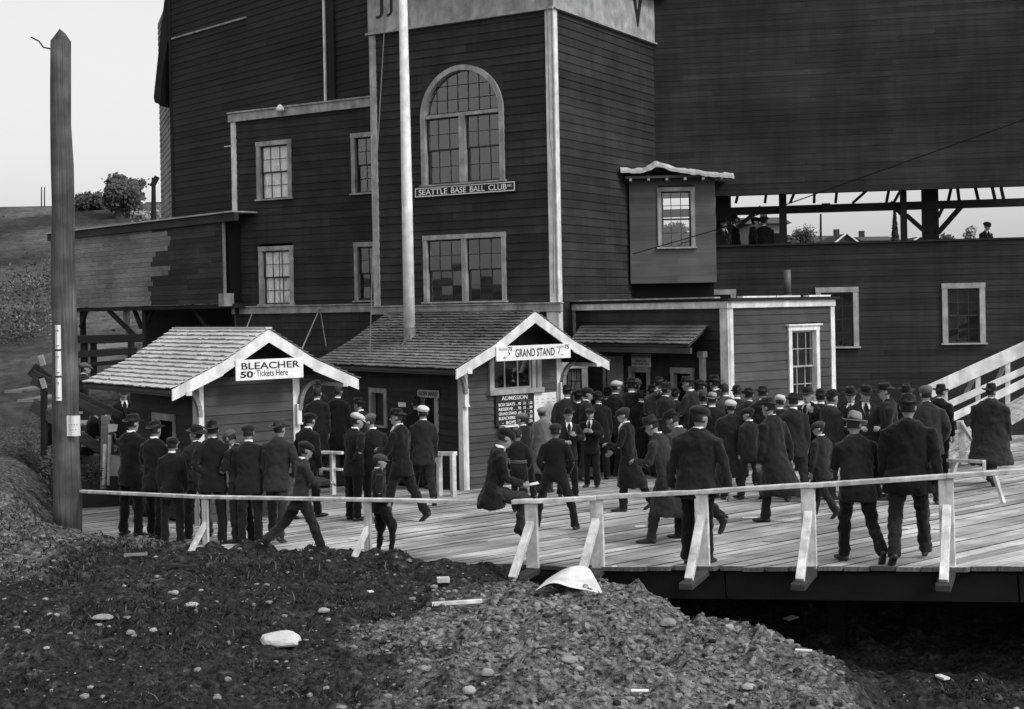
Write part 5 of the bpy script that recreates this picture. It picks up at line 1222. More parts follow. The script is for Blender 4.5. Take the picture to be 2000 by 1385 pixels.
def litter(name, cat, label, px, py, wpx_, hpx, ang, mt, th=.03, lift=.03, tilt=0.0):
    x, y, z = ground_at(px, py); W = wpx_/F*y; D_ = hpx/F*y
    fr = Fr(x, y, ang); m = MB(); m.box(fr, -W/2, W/2, -D_, D_, z+lift, z+lift+th)
    m.v = [(a, b, c + (a-x)*tilt) for a, b, c in m.v]
    build(name, m, mt, None, loc=(x, y, z), label=label, cat=cat)
litter('loose_board', 'board', 'long pale loose board lying on the gravel mound', 893, 1190, 98, 6, 4, M['rail'], .03, .05, .03)
litter('wood_block', 'wood block', 'small pale wood block lying behind the loose board', 866, 1146, 24, 10, 8, M['rail'], .05, .05)
litter('paper_scrap', 'paper scrap', 'tiny white paper scrap left of the loose board', 724, 1176, 10, 6, 30, M['paper'], .01, .08)
litter('paper_scrap', 'paper scrap', 'white paper scrap in the dark ground at the far lower right', 1841, 1338, 14, 14, 20, M['paper'], .02, .06)
litter('paper_scrap', 'paper scrap', 'slanting white paper scrap on the right slope of the mound', 1570, 1296, 8, 16, 70, M['paper'], .01, .1)
litter('paper_scrap', 'paper scrap', 'torn white paper under the edge of the boardwalk', 1545, 1220, 22, 12, 20, M['paper'], .01, .06, .2)
litter('paper_scrap', 'paper scrap', 'pale torn paper strip at the very bottom centre', 1250, 1364, 34, 6, -6, M['paper'], .01, .05)
litter('wood_chip', 'wood chip', 'thin dark stick on the bank below the left railing', 265, 1093, 44, 4, 10, M['boards_grey'], .03, .03)
litter('weathered_plank', 'plank', 'low grey plank end lying in the dirt below the left railing', 345, 1112, 90, 4, -14, M['boards_dark'], .03, .02)
def decklitter(px, py, w_, h_, label):
    p = on_deck(px, py); W = w_/F*p.y; fr = Fr(p.x, p.y, 10); m = MB(); m.box(fr, -W/2, W/2, 0, h_, p.z+.012, p.z+.018); build('paper_scrap', m, M['paper'], None, loc=p, label=label, cat='paper scrap')
decklitter(1463, 1012, 30, .09, 'white paper strip on the boardwalk before the striding overcoat man'); decklitter(1249, 1029, 20, .06, 'small white paper on the boardwalk left of the booted feet'); decklitter(1199, 1108, 9, .04, 'tiny white scrap at the front edge of the boardwalk')
# crumpled white sheet on the mound
sx, sy, sz = ground_at(1118, 1158); m = MB()
SH = (((1068,1133),(1095,1115),(1117,1106),(1143,1104),(1153,1114)), ((1058,1143),(1085,1126),(1112,1124),(1145,1128),(1167,1138)), ((1046,1154),(1080,1133),(1110,1149),(1150,1153),(1179,1163)))
for j, row in enumerate(SH):
    for i, (x_, y_) in enumerate(row): m.v.append(tuple(at(x_, y_, sy + .45 - .27*j + (.05 if i in (1, 3) else -.03))))
for j in range(2):
    for i in range(4): q = j*5+i; m.f.append((q, q+1, q+6, q+5))
m.m = [0]*8
cs = root('crumpled_sheet', (sx, sy, sz), 'large crumpled white sheet tented over the edge of the gravel mound', 'sheet')
o = build('sheet', m, M['white'], cs, smooth=True); sb = o.modifiers.new('s', 'SUBSURF'); sb.levels = sb.render_levels = 3; sb.boundary_smooth = 'PRESERVE_CORNERS'; so = o.modifiers.new('t', 'SOLIDIFY'); so.thickness = .006
# bush at the foot of the big pole
def bush(px, py, w_, h_, label, seed, mt='leaf_dark', n=900, Y=None):
    if Y: p = at(px, py, Y); x, y, z = p.x, p.y, p.z
    else: x, y, z = ground_at(px, py)
    W, H_ = w_/F*y, h_/F*y; r = random.Random(seed); b = root('bush', (x, y, z), label, 'bush'); st_ = MB(); c = MB(); vs = []; fs = []
    for k in range(12):
        a = r.random()*2*pi; q = Vector((x+cos(a)*W*.45*r.random(), y+sin(a)*W*.4*r.random(), z+H_*r.uniform(.5, 1)))
        st_.tube([Vector((x, y, z-.1)), Vector((x, y, z)).lerp(q, .5)+Vector((0,0,.05)), q], [.02, .012, .004], 4)
        for _ in range(n//12):
            p = q.lerp(Vector((x, y, z)), r.random()*.7)+Vector((r.gauss(0,1)*W*.12, r.gauss(0,1)*W*.12, r.gauss(0,1)*H_*.1)); p.z = max(p.z, z)
            d = Vector((r.gauss(0,1), r.gauss(0,1), r.gauss(0,.6)+.3)).normalized(); e = d.orthogonal().normalized(); l = r.uniform(.04, .12); k0 = len(vs)
            vs += [p, p+d*l*.5+e*.014, p+d*l, p+d*l*.5-e*.014]; fs.append((k0, k0+1, k0+2, k0+3))
    build('stems', st_, M['bark'], b); c.add(vs, fs); build('foliage', c, M[mt], b)
bush(104, 975, 50, 85, 'leafy bush behind the left side of the wooden pole', 1, 'leaf', n=1400, Y=24.5)
bush(175, 945, 60, 40, 'weedy clump between the wooden pole and the stairs', 3, 'leaf', n=700, Y=25.5)

# scrub on the far left hillside
def scrub(name, n, rx, ry, smin, smax, mt, seed):
    r = np.random.RandomState(seed); X = r.uniform(rx[0], rx[1], n*3); Y = r.uniform(ry[0], ry[1], n*3); k = fbm(X, Y, .12, 3, 15) > .45; X, Y = X[k][:n], Y[k][:n]; Z = zterrain(X, Y)[0]
    V = []; Fc = []; q = 0
    for x, y, z in zip(X, Y, Z):
        s = smin+(smax-smin)*r.rand()**2
        for _ in range(44):
            p = np.array([x, y, z+s*.4])+r.normal(0, .33, 3)*s*np.array([1.3, 1, .7]); a = r.normal(0, 1, 3); a /= np.linalg.norm(a); b = np.cross(a, r.normal(0, 1, 3)); b /= np.linalg.norm(b); l = s*r.uniform(.022, .075)
            V += [p+a*l, p+b*l*.7, p-a*l, p-b*l*.7]; Fc.append((q, q+1, q+2, q+3)); q += 4
    m = MB(); m.v = [tuple(v) for v in V]; m.f = Fc; m.m = [0]*len(Fc); o = build(name, m, mt, None); o['kind'] = 'stuff'
scrub('hillside_scrub', 4200, (-45, 2), (46, 82), .35, 1.7, M['leaf'], 1)
scrub('pale_hillside_brush', 1800, (-60, 4), (46, 78), .3, 1.1, mat('pale_brush', .2, .9, .1, (2,2,2), amt=.5, rand=0, bump=0), 2)
scrub('right_hill_scrub', 500, (8, 60), (80, 120), .5, 1.6, M['leaf'], 3)
scrub('yard_weeds', 500, (-15, -8.6), (24.5, 40), .12, .5, M['leaf'], 4)
# ------------------------------------------------------------------ people
def cloth(name, base, wr=.5):
    m = mat(name, base, .92, .12, (9, 9, 5), amt=.3, rand=.25, bump=wr, dist=.02, detail=3); 
    P = m.node_tree.nodes['Principled BSDF']; P.inputs['Sheen Weight'].default_value = .15; P.inputs['Sheen Roughness'].default_value = .5; return m
C = {0: cloth('black_wool', .008), 1: cloth('charcoal_wool', .013), 2: cloth('dark_tweed', .022), 3: cloth('grey_tweed', .045), 4: cloth('light_grey_coat', .13), 5: cloth('pale_cap_cloth', .55, .3), 6: cloth('mid_grey_felt', .22, .2), 7: cloth('grey_cap_cloth', .12)}
M['skin'] = mat('skin', .27, .6, .35, (8, 8, 8), amt=.12, rand=.15, bump=.1)
M['eye'] = mat('eye_shadow_and_brow', .04, .5, .3, (8, 8, 8), amt=0, rand=0, bump=0)
M['lip'] = mat('lips', .13, .6, .3, (8, 8, 8), amt=0, rand=0, bump=0)
M['hair'] = mat('dark_hair', .02, .7, .3, (60, 60, 10), amt=.4, rand=.3, bump=.5)
M['shoe'] = mat('worn_black_leather', .02, .45, .5, (8, 8, 8), amt=.4, rand=.2, bump=.2)
M['collar'] = mat('white_collar', .75, .8, .2, (8, 8, 8), amt=.06, rand=.05, bump=.1)
FOLDS = bpy.data.textures.new('cloth_folds', 'CLOUDS'); FOLDS.noise_scale = .11; FOLDS.noise_depth = 2
FOLD2 = bpy.data.textures.new('leg_folds', 'CLOUDS'); FOLD2.noise_scale = .08; FOLD2.noise_depth = 1
def pobj(name, m, mats, parent=None, smooth=True):
    me = bpy.data.meshes.new(name); me.from_pydata([tuple(v) for v in m.v], [], m.f)
    mats = mats if isinstance(mats, list) else [mats]
    for x in mats: me.materials.append(x)
    if len(mats) > 1: me.polygons.foreach_set('material_index', m.m)
    if smooth: me.polygons.foreach_set('use_smooth', [True]*len(m.f))
    me.update(); o = bpy.data.objects.new(name, me); col.objects.link(o)
    if parent: o.parent = parent
    return o
def remesh(o, vox, fold=.012, tex=None, it=2):
    r = o.modifiers.new('one_surface', 'REMESH'); r.mode = 'VOXEL'; r.voxel_size = vox; r.use_smooth_shade = True
    s = o.modifiers.new('soften', 'SMOOTH'); s.factor = .6; s.iterations = it
    if fold:
        d = o.modifiers.new('folds', 'DISPLACE'); d.texture = tex or FOLDS; d.texture_coords = 'GLOBAL'; d.strength = fold*3.6; d.mid_level = .5
HEADP = [(.232, .004, .004, .004), (.227, .034, .035, .04), (.213, .055, .062, .068), (.19, .069, .08, .088), (.165, .0755, .089, .098), (.145, .0765, .094, .10), (.132, .076, .099, .10), (.118, .0745, .090, .098), (.104, .074, .089, .094),
         (.09, .0725, .094, .088), (.074, .070, .095, .08), (.058, .066, .093, .07), (.044, .061, .092, .062), (.03, .055, .088, .056), (.014, .047, .088, .053), (.002, .040, .078, .052), (-.008, .045, .052, .053), (-.03, .050, .046, .056), (-.06, .055, .05, .06), (-.10, .07, .055, .065)]
def head_mesh(m, T, seg=24):
    k = len(m.v)
    for z, rx, yf, yb in HEADP:
        for j in range(seg):
            t = 2*pi*j/seg; c, s_ = cos(t), sin(t); x = rx*c; y = (yf if s_ > 0 else yb)*s_
            if s_ > 0 and abs(c) < .08:
                y += {.104: .008, .09: .016, .074: .026, .058: .008, .044: .004, .03: .006}.get(z, 0)
            elif s_ > 0 and abs(c) < .3: y += {.074: .006, .118: -.003}.get(z, 0)
            if .2 < abs(c) < .6 and s_ > 0: y += {.118: -.008, .104: -.005, .132: .002}.get(z, 0)
            if abs(c) > .95: x += math.copysign({.132: .006, .118: .013, .104: .014, .09: .011, .074: .006}.get(z, 0), c); y -= .01 if z in (.132, .118, .104, .09, .074) else 0
            m.v.append(tuple(T @ Vector((x, y, z))))
    n = len(HEADP)
    for i in range(n-1):
        for j in range(seg):
            a, b = k+i*seg+j, k+i*seg+(j+1) % seg; m.f.append((a, a+seg, b+seg, b))
            tm = (j+.5)/seg*360; z = (HEADP[i][0]+HEADP[i+1][0])/2; dd = abs(tm-90); mi = 0
            if 12 < dd < 32 and .104 < z < .118+.001: mi = 1
            if 9 < dd < 38 and .132 < z < .1385: mi = 1
            if dd < 16 and .044 < z < .052: mi = 2
            m.m.append(mi)
def hair_mesh(T, seg=24, long=False):
    m = MB(); rows = [p for p in HEADP if p[0] >= (.044 if long else .058)]; off = .009
    for z, rx, yf, yb in rows:
        for j in range(seg):
            t = 2*pi*j/seg; c, s_ = cos(t), sin(t); o_ = off*(1.6 if long else 1) + .003*sin(j*5+z*90)
            m.v.append(tuple(T @ Vector(((rx+o_)*c, ((yf if s_ > 0 else yb)+o_)*s_, z+.004))))
    for i in range(len(rows)-1):
        for j in range(seg):
            tm = (j+.5)/seg*360; s_ = sin(radians(tm)); z = (rows[i][0]+rows[i+1][0])/2
            if z > .165 or s_ < (.12 if z > .1 else -.1): a, b = i*seg+j, i*seg+(j+1) % seg; m.f.append((a, a+seg, b+seg, b)); m.m.append(0)
    return m
def ring_loft(T, rows, seg=24, close_top=True, close_bot=True):
    """rows: (z, rx, ry, cy)"""
    m = MB()
    for z, rx, ry, cy in rows:
        for j in range(seg): t = 2*pi*j/seg; m.v.append(tuple(T @ Vector((rx*cos(t), cy+ry*sin(t), z(t) if callable(z) else z))))
    for i in range(len(rows)-1):
        for j in range(seg): a, b = i*seg+j, i*seg+(j+1) % seg; m.f.append((a, b, b+seg, a+seg)); m.m.append(0)
    if close_top: m.f.append(tuple((len(rows)-1)*seg+j for j in range(seg))); m.m.append(0)
    if close_bot: m.f.append(tuple(reversed(range(seg)))); m.m.append(0)
    return m
def hat_mesh(kind, T, r):
    out = []
    if kind == 'cap':
        tl = r.uniform(-.018, .012); sg = r.uniform(.9, 1.12); sd = r.uniform(-.012, .012); ff = lambda k: (lambda t: k - .016*max(0, sin(t)) + .004*sin(3*t+sd*200))
        m = ring_loft(T, [(.128, .080, .100, -.003), (.142, .088, .108, -.004), (ff(.158), .104*sg, .122, -.006+tl), (ff(.178), .112*sg, .130, -.008+tl), (ff(.200), .108*sg, .124, -.006+tl), (ff(.220), .092*sg, .106, -.004+tl), (ff(.236), .064, .076, tl-.004), (ff(.244), .030, .036, tl-.004), (ff(.246), .008, .01, tl-.004)])
        k = len(m.v); n = 9; rows = []
        for j in range(n):
            t = radians(35+110*j/(n-1)); e = sin(pi*j/(n-1)); 
            rows += [(.084*cos(t), .104*sin(t), .158), (.088*cos(t), .100*sin(t)+.066*e, .142-.020*e), (.088*cos(t), .100*sin(t)+.066*e, .135-.020*e), (.084*cos(t), .1*sin(t), .142)]
        m.v += [tuple(T @ Vector(p)) for p in rows]
        for j in range(n-1):
            for q in range(4): a = k+4*j+q; b = k+4*j+(q+1) % 4; m.f.append((a, b, b+4, a+4)); m.m.append(0)
        out.append(('flat_cap', m))
    elif kind in ('fedora', 'bowler', 'woman', 'felt'):
        hb = {'fedora': 1.0, 'felt': 1.12, 'bowler': 1.0, 'woman': .8}[kind]; tp = r.uniform(.85, 1.05)
        if kind == 'bowler': rows = [(.148, .082, .102, 0), (.19, .082, .101, 0), (.225, .073, .090, 0), (.247, .052, .066, 0), (.256, .02, .025, 0)]
        else:
            H_ = .108*hb*tp; d1 = .03*r.uniform(.6, 1.2)
            rows = [(.148, .084, .103, 0), (.148+H_*.55, .079, .097, 0), (.148+H_*.88, .069, .088, 0), (lambda t: .148+H_*(1.0-.06*abs(cos(t))), .054, .076, 0), (lambda t: .148+H_-.01*abs(cos(t)), .036, .062, 0), (.148+H_-d1, .012, .045, 0)]
        m = ring_loft(T, rows)
        bx, by = {'fedora': (.133, .155), 'felt': (.150, .172), 'bowler': (.116, .142), 'woman': (.185, .19)}[kind]; up_ = r.uniform(.012, .03); fd = r.uniform(-.028, -.008)
        def bz(f, add=0): return lambda t: .149+add + f*(up_*abs(cos(t))**2 + (fd*sin(t) if sin(t) > 0 else -up_*.6*sin(t)*-.2))
        b = ring_loft(T, [(bz(0, -.004), .07, .09, 0), (bz(.3, -.004), .5*(.08+bx), .5*(.1+by), 0), (bz(1, -.003), bx, by, 0), (bz(1, .004), bx, by, 0), (bz(.3, .003), .5*(.08+bx), .5*(.1+by), 0), (bz(0, .006), .07, .09, 0)], close_top=False, close_bot=False)
        k = len(m.v); m.v += b.v; m.f += [tuple(i+k for i in f) for f in b.f]; m.m += b.m
        out.append(({'fedora': 'fedora_hat', 'felt': 'felt_hat', 'bowler': 'derby_hat', 'woman': 'trimmed_hat'}[kind], m))
        out.append(('hat_band', ring_loft(T, [(.152, .0855, .1045, 0), (.178, .0845, .1035, 0)], close_top=False, close_bot=False)))
    return out
def hand(m, wrist, d, palm_n, side, curl=.5, s=1.0):
    """five separate fingers; d: direction of the hand, palm_n: palm normal, side: +1/-1 thumb side along d x n"""
    d = d.normalized(); n = (palm_n - d*palm_n.dot(d)).normalized(); l = d.cross(n).normalized()*side
    m.tube([wrist-d*.02, wrist+d*.015, wrist+d*.05, wrist+d*.088], [(.024, .02), (.028, .017), (.040, .015), (.040, .012)], 8, hint=n)
    for i, (o, L) in enumerate(((.030, .068), (.010, .077), (-.011, .072), (-.031, .055))):
        b = wrist+d*.083+l*o; a1 = curl*.8; a2 = curl*1.9; d1 = (d*cos(a1)+n*sin(a1)); d2 = (d*cos(a2)+n*sin(a2)); p1 = b+d1*L*.5; p2 = p1+d2*L*.5
        m.tube([b-d*.01, b, p1, p2, p2+d2*.004], [.0085, .0090, .0082, .0066, .003], 5, hint=l)
    b = wrist+d*.03+l*.028; t1 = (d*.7+l*.6+n*.25).normalized(); t2 = (d*.9+l*.15+n*.5).normalized(); m.tube([b, b+t1*.035, b+t1*.035+t2*.03], [.012, .0105, .007], 5, hint=n)

STAND = dict(hl=.04, hr=-.06, kl=.02, kr=.05); WALK = dict(hl=.42, hr=-.36, kl=.08, kr=.45); WALK2 = dict(hl=-.36, hr=.42, kl=.45, kr=.08); STEP = dict(hl=.2, hr=-.2, kl=.1, kr=.2); STEP2 = dict(hl=-.2, hr=.2, kl=.2, kr=.1)
NP = [0]
def person(label, px, ytop, yfoot, yaw, coat='suit', tone=0, hat='fedora', htone=0, legs=None, tr_tone=None, h=1.72, w=1.0, lean=.04, hy=0., hp=0., arms=('down', 'down'), front=False, collar=True,
           seat=None, base=0.0, group='crowd on the boardwalk', knick=False, stripes=False, long_hair=False, splay=.05, pos=None, voxel=None, Yf=None):
    r = random.Random(NP[0]*17+5); NP[0] += 1; lg = dict(legs) if legs else dict(hl=r.uniform(-.02, .12), hr=r.uniform(-.14, .02), kl=r.uniform(.02, .16), kr=r.uniform(.02, .16)); sway = 0 if seat else r.uniform(-.05, .05)
    if legs is None or legs is STAND: splay = splay*r.uniform(.5, 1.9)
    lean = lean + (0 if seat else r.uniform(-.03, .05)); hp = hp + r.uniform(-4, 8); hy = hy + r.uniform(-14, 14)
    hz = .92
    def LN(p):
        p = Vector(p); f = max(0, min(1, (p.z-hz+.02)/.14)); a = lean*f; z = p.z-hz
        return Vector((p.x + sway*f*z, p.y*cos(a)+z*sin(a), hz+z*cos(a)-p.y*sin(a)))
    # legs
    L = {}
    for sd_, hk, kk in ((-1, lg['hl'], lg['kl']), (1, lg['hr'], lg['kr'])):
        hip = Vector((sd_*.092, 0, .90)); ax = sd_*splay
        kn = hip+Vector((ax*.42, sin(hk)*.43, -cos(hk)*.43)); an = kn+Vector((ax*.2, sin(hk-kk)*.40, -cos(hk-kk)*.40))
        pitch = (hk-kk)*.95 if hk-kk < -.12 else max(-.25, (hk-kk)*.6) if hk > .3 else 0
        if seat: pitch = seat.get('pitch', -.3)
        fd = Vector((sd_*.16, cos(pitch), sin(pitch))).normalized(); L[sd_] = (hip, kn, an, fd)
    low = min(min((an-Vector((0, 0, .075))).z, (an+fd*.19).z-.045, (an - fd*.06).z-.055) for _, _, an, fd in L.values()) if not seat else 0
    # head transform
    neck = LN((0, .0, 1.50)); R_ = Matrix.Rotation(-radians(hy), 4, 'Z') @ Matrix.Rotation(-(lean*.6+radians(hp)), 4, 'X')
    TH = Matrix.Translation(neck+Vector((0, .02, -.005))) @ R_ @ Matrix.Translation((0, .012, .015))
    body = MB(); head_mesh(body, TH)
    ts = [(.80, .10, .09), (.95, .15, .10), (1.1, .135, .095), (1.25, .155, .10), (1.38, .17, .095), (1.45, .10, .07), (1.5, .05, .05)]
    body.tube([LN((0, 0, z)) for z, _, _ in ts], [(a*w, b) for _, a, b in ts], 12)
    for hip, kn, an, fd in L.values(): body.tube([hip, kn, an], [.06, .042, .032], 8)
    # arms
    coatm = MB(); cd = [(1.515, .056, .056, -.014), (1.487, .078, .070, -.012), (1.462, .118, .084, -.014), (1.43, .160, .100, -.014), (1.39, .186, .114, -.008), (1.33, .194, .124, 0), (1.25, .188, .126, .004), (1.12, .172, .122, .004), (1.02, .170, .122, 0), (.94, .182, .13, -.004)]
    st_ = abs(sin(lg['hl'])-sin(lg['hr']))*.5; cy = (sin(lg['hl'])+sin(lg['hr']))*.18
    if coat == 'over': cd += [(.80, .198, .15+st_*.08, cy*.3), (.62, .218, .17+st_*.22, cy*.7), (.44, .245, .185+st_*.36, cy*1.1-.02), (.40, .243, .18+st_*.36, cy*1.1-.02)]
    elif coat == 'suit': cd += [(.84, .196, .145+st_*.05, cy*.2), (.755, .205, .152+st_*.12, cy*.4), (.735, .203, .148+st_*.12, cy*.4)]
    elif coat == 'sweater': cd += [(.88, .178, .13, 0), (.84, .17, .12, 0)]
    elif coat == 'skirt': cd += [(.80, .19, .15, 0), (.5, .22, .2, 0), (.12, .27, .26, 0), (.09, .27, .26, 0)]
    if seat: cd = [c for c in cd if c[0] > .86] + [(.86, .20, .17, .0), (.72, .21, .19, -.03), (.70, .20, .18, -.03)]
    cd = cd[::-1]
    if w > 1.1: cd = [(z, a_*(1-.25*(w-1) if z > 1.4 else 1), b_, c_) for z, a_, b_, c_ in cd]
    coatm.tube([LN((0, c[3], c[0])) for c in cd], [(c[1]*w, c[2]*(.6+.4*w)) for c in cd], 20)
    AR_ = {'down': (.02, .16, .22, .02), 'back': (-.35, .2, .35, 0), 'fwd': (.45, .14, .5, 0), 'bent': (.30, .20, 1.35, .45), 'chest': (.35, .45, 1.9, .9), 'pocket': (-.12, .38, .75, .35), 'reach': (.9, .12, .5, .15), 'behind': (-.45, .28, .75, .9), 'lap': (.55, .12, .95, .35), 'phone': (.6, .25, 2.1, .2), 'rail': (-.05, .35, .18, -.1)}
    for sd_, arm in zip((-1, 1), arms):
        a, o_, e, inn = AR_[arm] if isinstance(arm, str) else arm
        sh = LN((sd_*(.166*w-.02*max(0, w-1)), -.010, 1.385-max(0, w-1)*.07)); dv = Vector((sd_*sin(o_), sin(a)*cos(o_), -cos(a)*cos(o_))); el = sh+dv*.295; a2 = a+e
        d2 = Vector((-sd_*sin(inn), sin(a2)*cos(inn), -cos(a2)*cos(inn))) if inn or e > .5 else Vector((sd_*sin(o_)*.5, sin(a2), -cos(a2))).normalized(); wr = el+d2.normalized()*.25
        coatm.tube([sh-Vector((sd_*.06, 0, -.01)), sh+dv*.02, sh+dv*.13, el-dv*.02, el+d2*.03, el.lerp(wr, .6), wr+d2*.005], [.055, .072*(.5+.5*w), .067, .056, .057, .050, .046], 12)
        body.tube([sh, el, wr+d2*.01], [.045, .038, .026], 8)
        pn = Vector((-sd_, .1, 0)) if e < .8 else Vector((-sd_*.3, -.6 if arm == 'chest' else -.2, -.7 if arm in ('bent', 'lap') else .2)); hand(body, wr, d2, pn, sd_, .35 if e < .8 else .75)
    # trousers
    tm = MB(); tm.tube([(0, 0, .78), (0, .0, .84), (0, 0, .94), (0, 0, 1.0)], [(.10, .09), (.155, .115), (.165, .12), (.15, .11)], 14)
    for sd_, (hip, kn, an, fd) in L.items():
        if knick: tm.tube([hip+Vector((0, 0, .02)), hip.lerp(kn, .5), kn-Vector((0, 0, .0)), kn.lerp(an, .18)], [.10, .098, .095, .07], 12); tm.tube([kn.lerp(an, .1), kn.lerp(an, .45), an], [.060, .058, .046], 10)
        else: tm.tube([hip+Vector((0, 0, .03)), hip.lerp(kn, .45), kn, kn.lerp(an, .5), an+Vector((0, .0, -.025))], [(.102, .105), (.088, .092), (.072, .078), (.066, .07), (.068, .075)], 12)
    # placement
    top = max((TH @ Vector((0, 0, .232+{'none': 0, 'cap': .005, 'fedora': .022, 'felt': .035, 'bowler': .022, 'woman': .03}[hat]))).z, 0) - low
    if pos is not None: P_, sc = Vector(pos), h
    elif yfoot:
        p = on_deck(px, yfoot, base); x, d = ray(px, ytop); z = HC-d*p.y; sc = (z-p.z)/top; P_ = p
    elif Yf:                                                   # on a landing: depth given, full height
        sc = h/1.72; P_ = at(px, ytop, Yf); P_.z = HC-ray(px, ytop)[1]*Yf-top*sc
    else:                                                      # feet hidden in the crowd: row depth limited by the walls behind
        P_ = on_deck(px, ytop, top*h/1.72+base); hi = 28.6 if px < 1180 else 29.4-(px-1180)*.009 if px < 1430 else 26.6
        Y_ = P_.y if 0 < P_.y < 60 else 60; Y_ = min(max(Y_, 21.3+r.random()*2.2), hi-r.random()*1.4); x, d = ray(px, ytop)
        P_ = Vector((x*Y_, Y_, zd(x*Y_, Y_)+base)); sc = (HC-d*Y_-P_.z)/top
    if not (pos is not None): 
        off = TH @ Vector((0, 0, .1)); ya = radians(-yaw); P_.x -= (off.x*cos(ya)-off.y*sin(ya))*sc       # head, not feet, under the pixel column
        pass
    vox = voxel or (.014 if P_.y < 19 else .018 if P_.y < 24 else .024); far = P_.y > 26
    bo = pobj('person', body, [M['skin'], M['eye'], M['lip']]); bo.location = P_-Vector((0, 0, low*sc)); bo.rotation_euler = (0, 0, -radians(yaw)); bo.scale = (sc, sc, sc)
    setprops(bo, label, 'person', group)
    if coat == 'skirt': co = pobj('coat', coatm, C[tone], bo); remesh(co, vox, .012)
    else:
        nm = {'over': 'overcoat', 'suit': 'jacket', 'sweater': 'sweater'}[coat]; co = pobj(nm, coatm, C[tone], bo); remesh(co, vox, .015 if coat != 'sweater' else .008)
        to = pobj('trousers', tm, C[tr_tone if tr_tone is not None else min(tone, 2)], bo); remesh(to, vox, .012, FOLD2)
    for sd_, (hip, kn, an, fd) in L.items():
        s_ = MB(); pts = [an-fd*.075-Vector((0, 0, .045)), an-fd*.05-Vector((0, 0, .04)), an+fd*.02-Vector((0, 0, .035)), an+fd*.09-Vector((0, 0, .047)), an+fd*.16-Vector((0, 0, .052)), an+fd*.205-Vector((0, 0, .055))]
        s_.tube(pts, [(.022, .022), (.034, .038), (.037, .044), (.044, .034), (.042, .026), (.022, .014)], 10, hint=(0, 0, 1)); s_.tube([an-fd*.02-Vector((0, 0, .04)), an+Vector((0, 0, .03))], [.040, .036], 8); pobj('shoe', s_, M['shoe'], bo)
    hm = C[htone]
    if hat != 'woman' or True: pobj('hair', hair_mesh(TH, long=long_hair), M['hair'], bo)
    THH = TH @ Matrix.Translation((0, 0, .15)) @ Matrix.Rotation(radians(r.uniform(-7, 7)), 4, 'Y') @ Matrix.Rotation(radians(r.uniform(-8, 6)), 4, 'X') @ Matrix.Rotation(radians(r.uniform(-12, 12)), 4, 'Z') @ Matrix.Translation((0, 0, -.15))
    for nm, m_ in hat_mesh(hat, THH, r): pobj(nm, m_, hm if nm != 'hat_band' else (C[0] if htone != 5 else C[1]), bo)
    if collar:
        cm = MB(); Tc = Matrix.Translation(LN((0, 0, 1.5))) @ Matrix.Rotation(-lean*.8, 4, 'X')
        cm = ring_loft(Tc, [(lambda t: -.02-.02*sin(t), .064, .066, -.004), (lambda t: .026-.030*max(0, sin(t)), .059, .061, -.004), (lambda t: .026-.030*max(0, sin(t)), .054, .056, -.004)], 16, False, False); pobj('collar', cm, M['collar'], bo)
    if front:
        f_ = MB(); pts = [(-.055, .075, 1.49), (.055, .075, 1.49), (.062, .118, 1.42), (.0, .147, 1.20), (-.062, .118, 1.42)]
        f_.prism([LN(p)+Vector((0, 0, 0)) for p in pts], Vector((0, -.05, 0))); pobj('shirt_front', f_, M['collar'], bo, smooth=False)
        t_ = MB(); pts = [(-.014, .10, 1.475), (.014, .10, 1.475), (.03, .14, 1.40), (.022, .158, 1.22), (-.022, .158, 1.22), (-.03, .14, 1.40)]
        t_.prism([LN(p) for p in pts], Vector((0, -.03, 0))); pobj('necktie', t_, C[1], bo, smooth=False)
    if stripes:
        for z in (1.06, 1.10):
            s_ = ring_loft(Matrix.Identity(4), [(z, .181*w, .133, 0), (z+.012, .181*w, .133, 0)], 20, False, False); pobj('sweater_stripe', s_, C[6], bo)
    if hat == 'woman':
        pl = MB(); rr = random.Random(5)
        for i in range(26):
            a = rr.random()*2*pi; p = TH @ Vector((.09*cos(a), .10*sin(a), .19+.06*rr.random())); q = p+Vector((rr.gauss(0, .04), rr.gauss(0, .04), .02+abs(rr.gauss(0, .03)))); pl.tube([p, p.lerp(q, .5)+Vector((0, 0, .015)), q], [.012, .020, .004], 5)
        pobj('hat_trimming', pl, C[5], bo)
        bl_ = MB(); bl_.prism([LN(p) for p in ((-.07, .10, 1.5), (.07, .10, 1.5), (.08, .13, 1.38), (0, .16, 1.2), (-.08, .13, 1.38))], Vector((0, -.06, 0))); pobj('blouse', bl_, M['collar'], bo, smooth=False)
    return bo
PR = []
A_ = ('down', 'down')
# --- queue at the left booth
person('man in black fedora and dark suit standing leftmost at the left booth window', 262, 808, 1046, 18, tone=0, hat='fedora', arms=('fwd', 'bent'))
person('second man from the left at the booth window, with dark hat and white collar', 305, 822, 1052, 12, tone=0, hat='fedora', arms=('bent', 'bent'))
person('boy in a black cap and collarless coat third from left at the booth queue', 338, 855, 1062, -5, coat='suit', tone=0, hat='cap', htone=1, w=.95)
person('man with tilted wide hat brim in profile facing the booth window', 386, 829, 1050, -50, tone=1, hat='felt', hy=-20, hp=-12, arms=('phone', 'bent'))
person('tall man in a broad dark fedora seen from behind beside the rail post', 417, 819, 1062, -8, tone=0, hat='felt', w=1.05, arms=('behind', 'bent'))
person('man in a light grey cap bowing his head over his hands by the booth', 452, 846, 1060, -60, tone=1, hat='cap', htone=7, hp=25, lean=.12, arms=('bent', 'bent'), front=True)
person('man in dark flat cap seen from behind between the bowed man and the grey hat', 488, 830, 1060, -12, tone=1, hat='cap', htone=2, arms=('bent', 'pocket'))
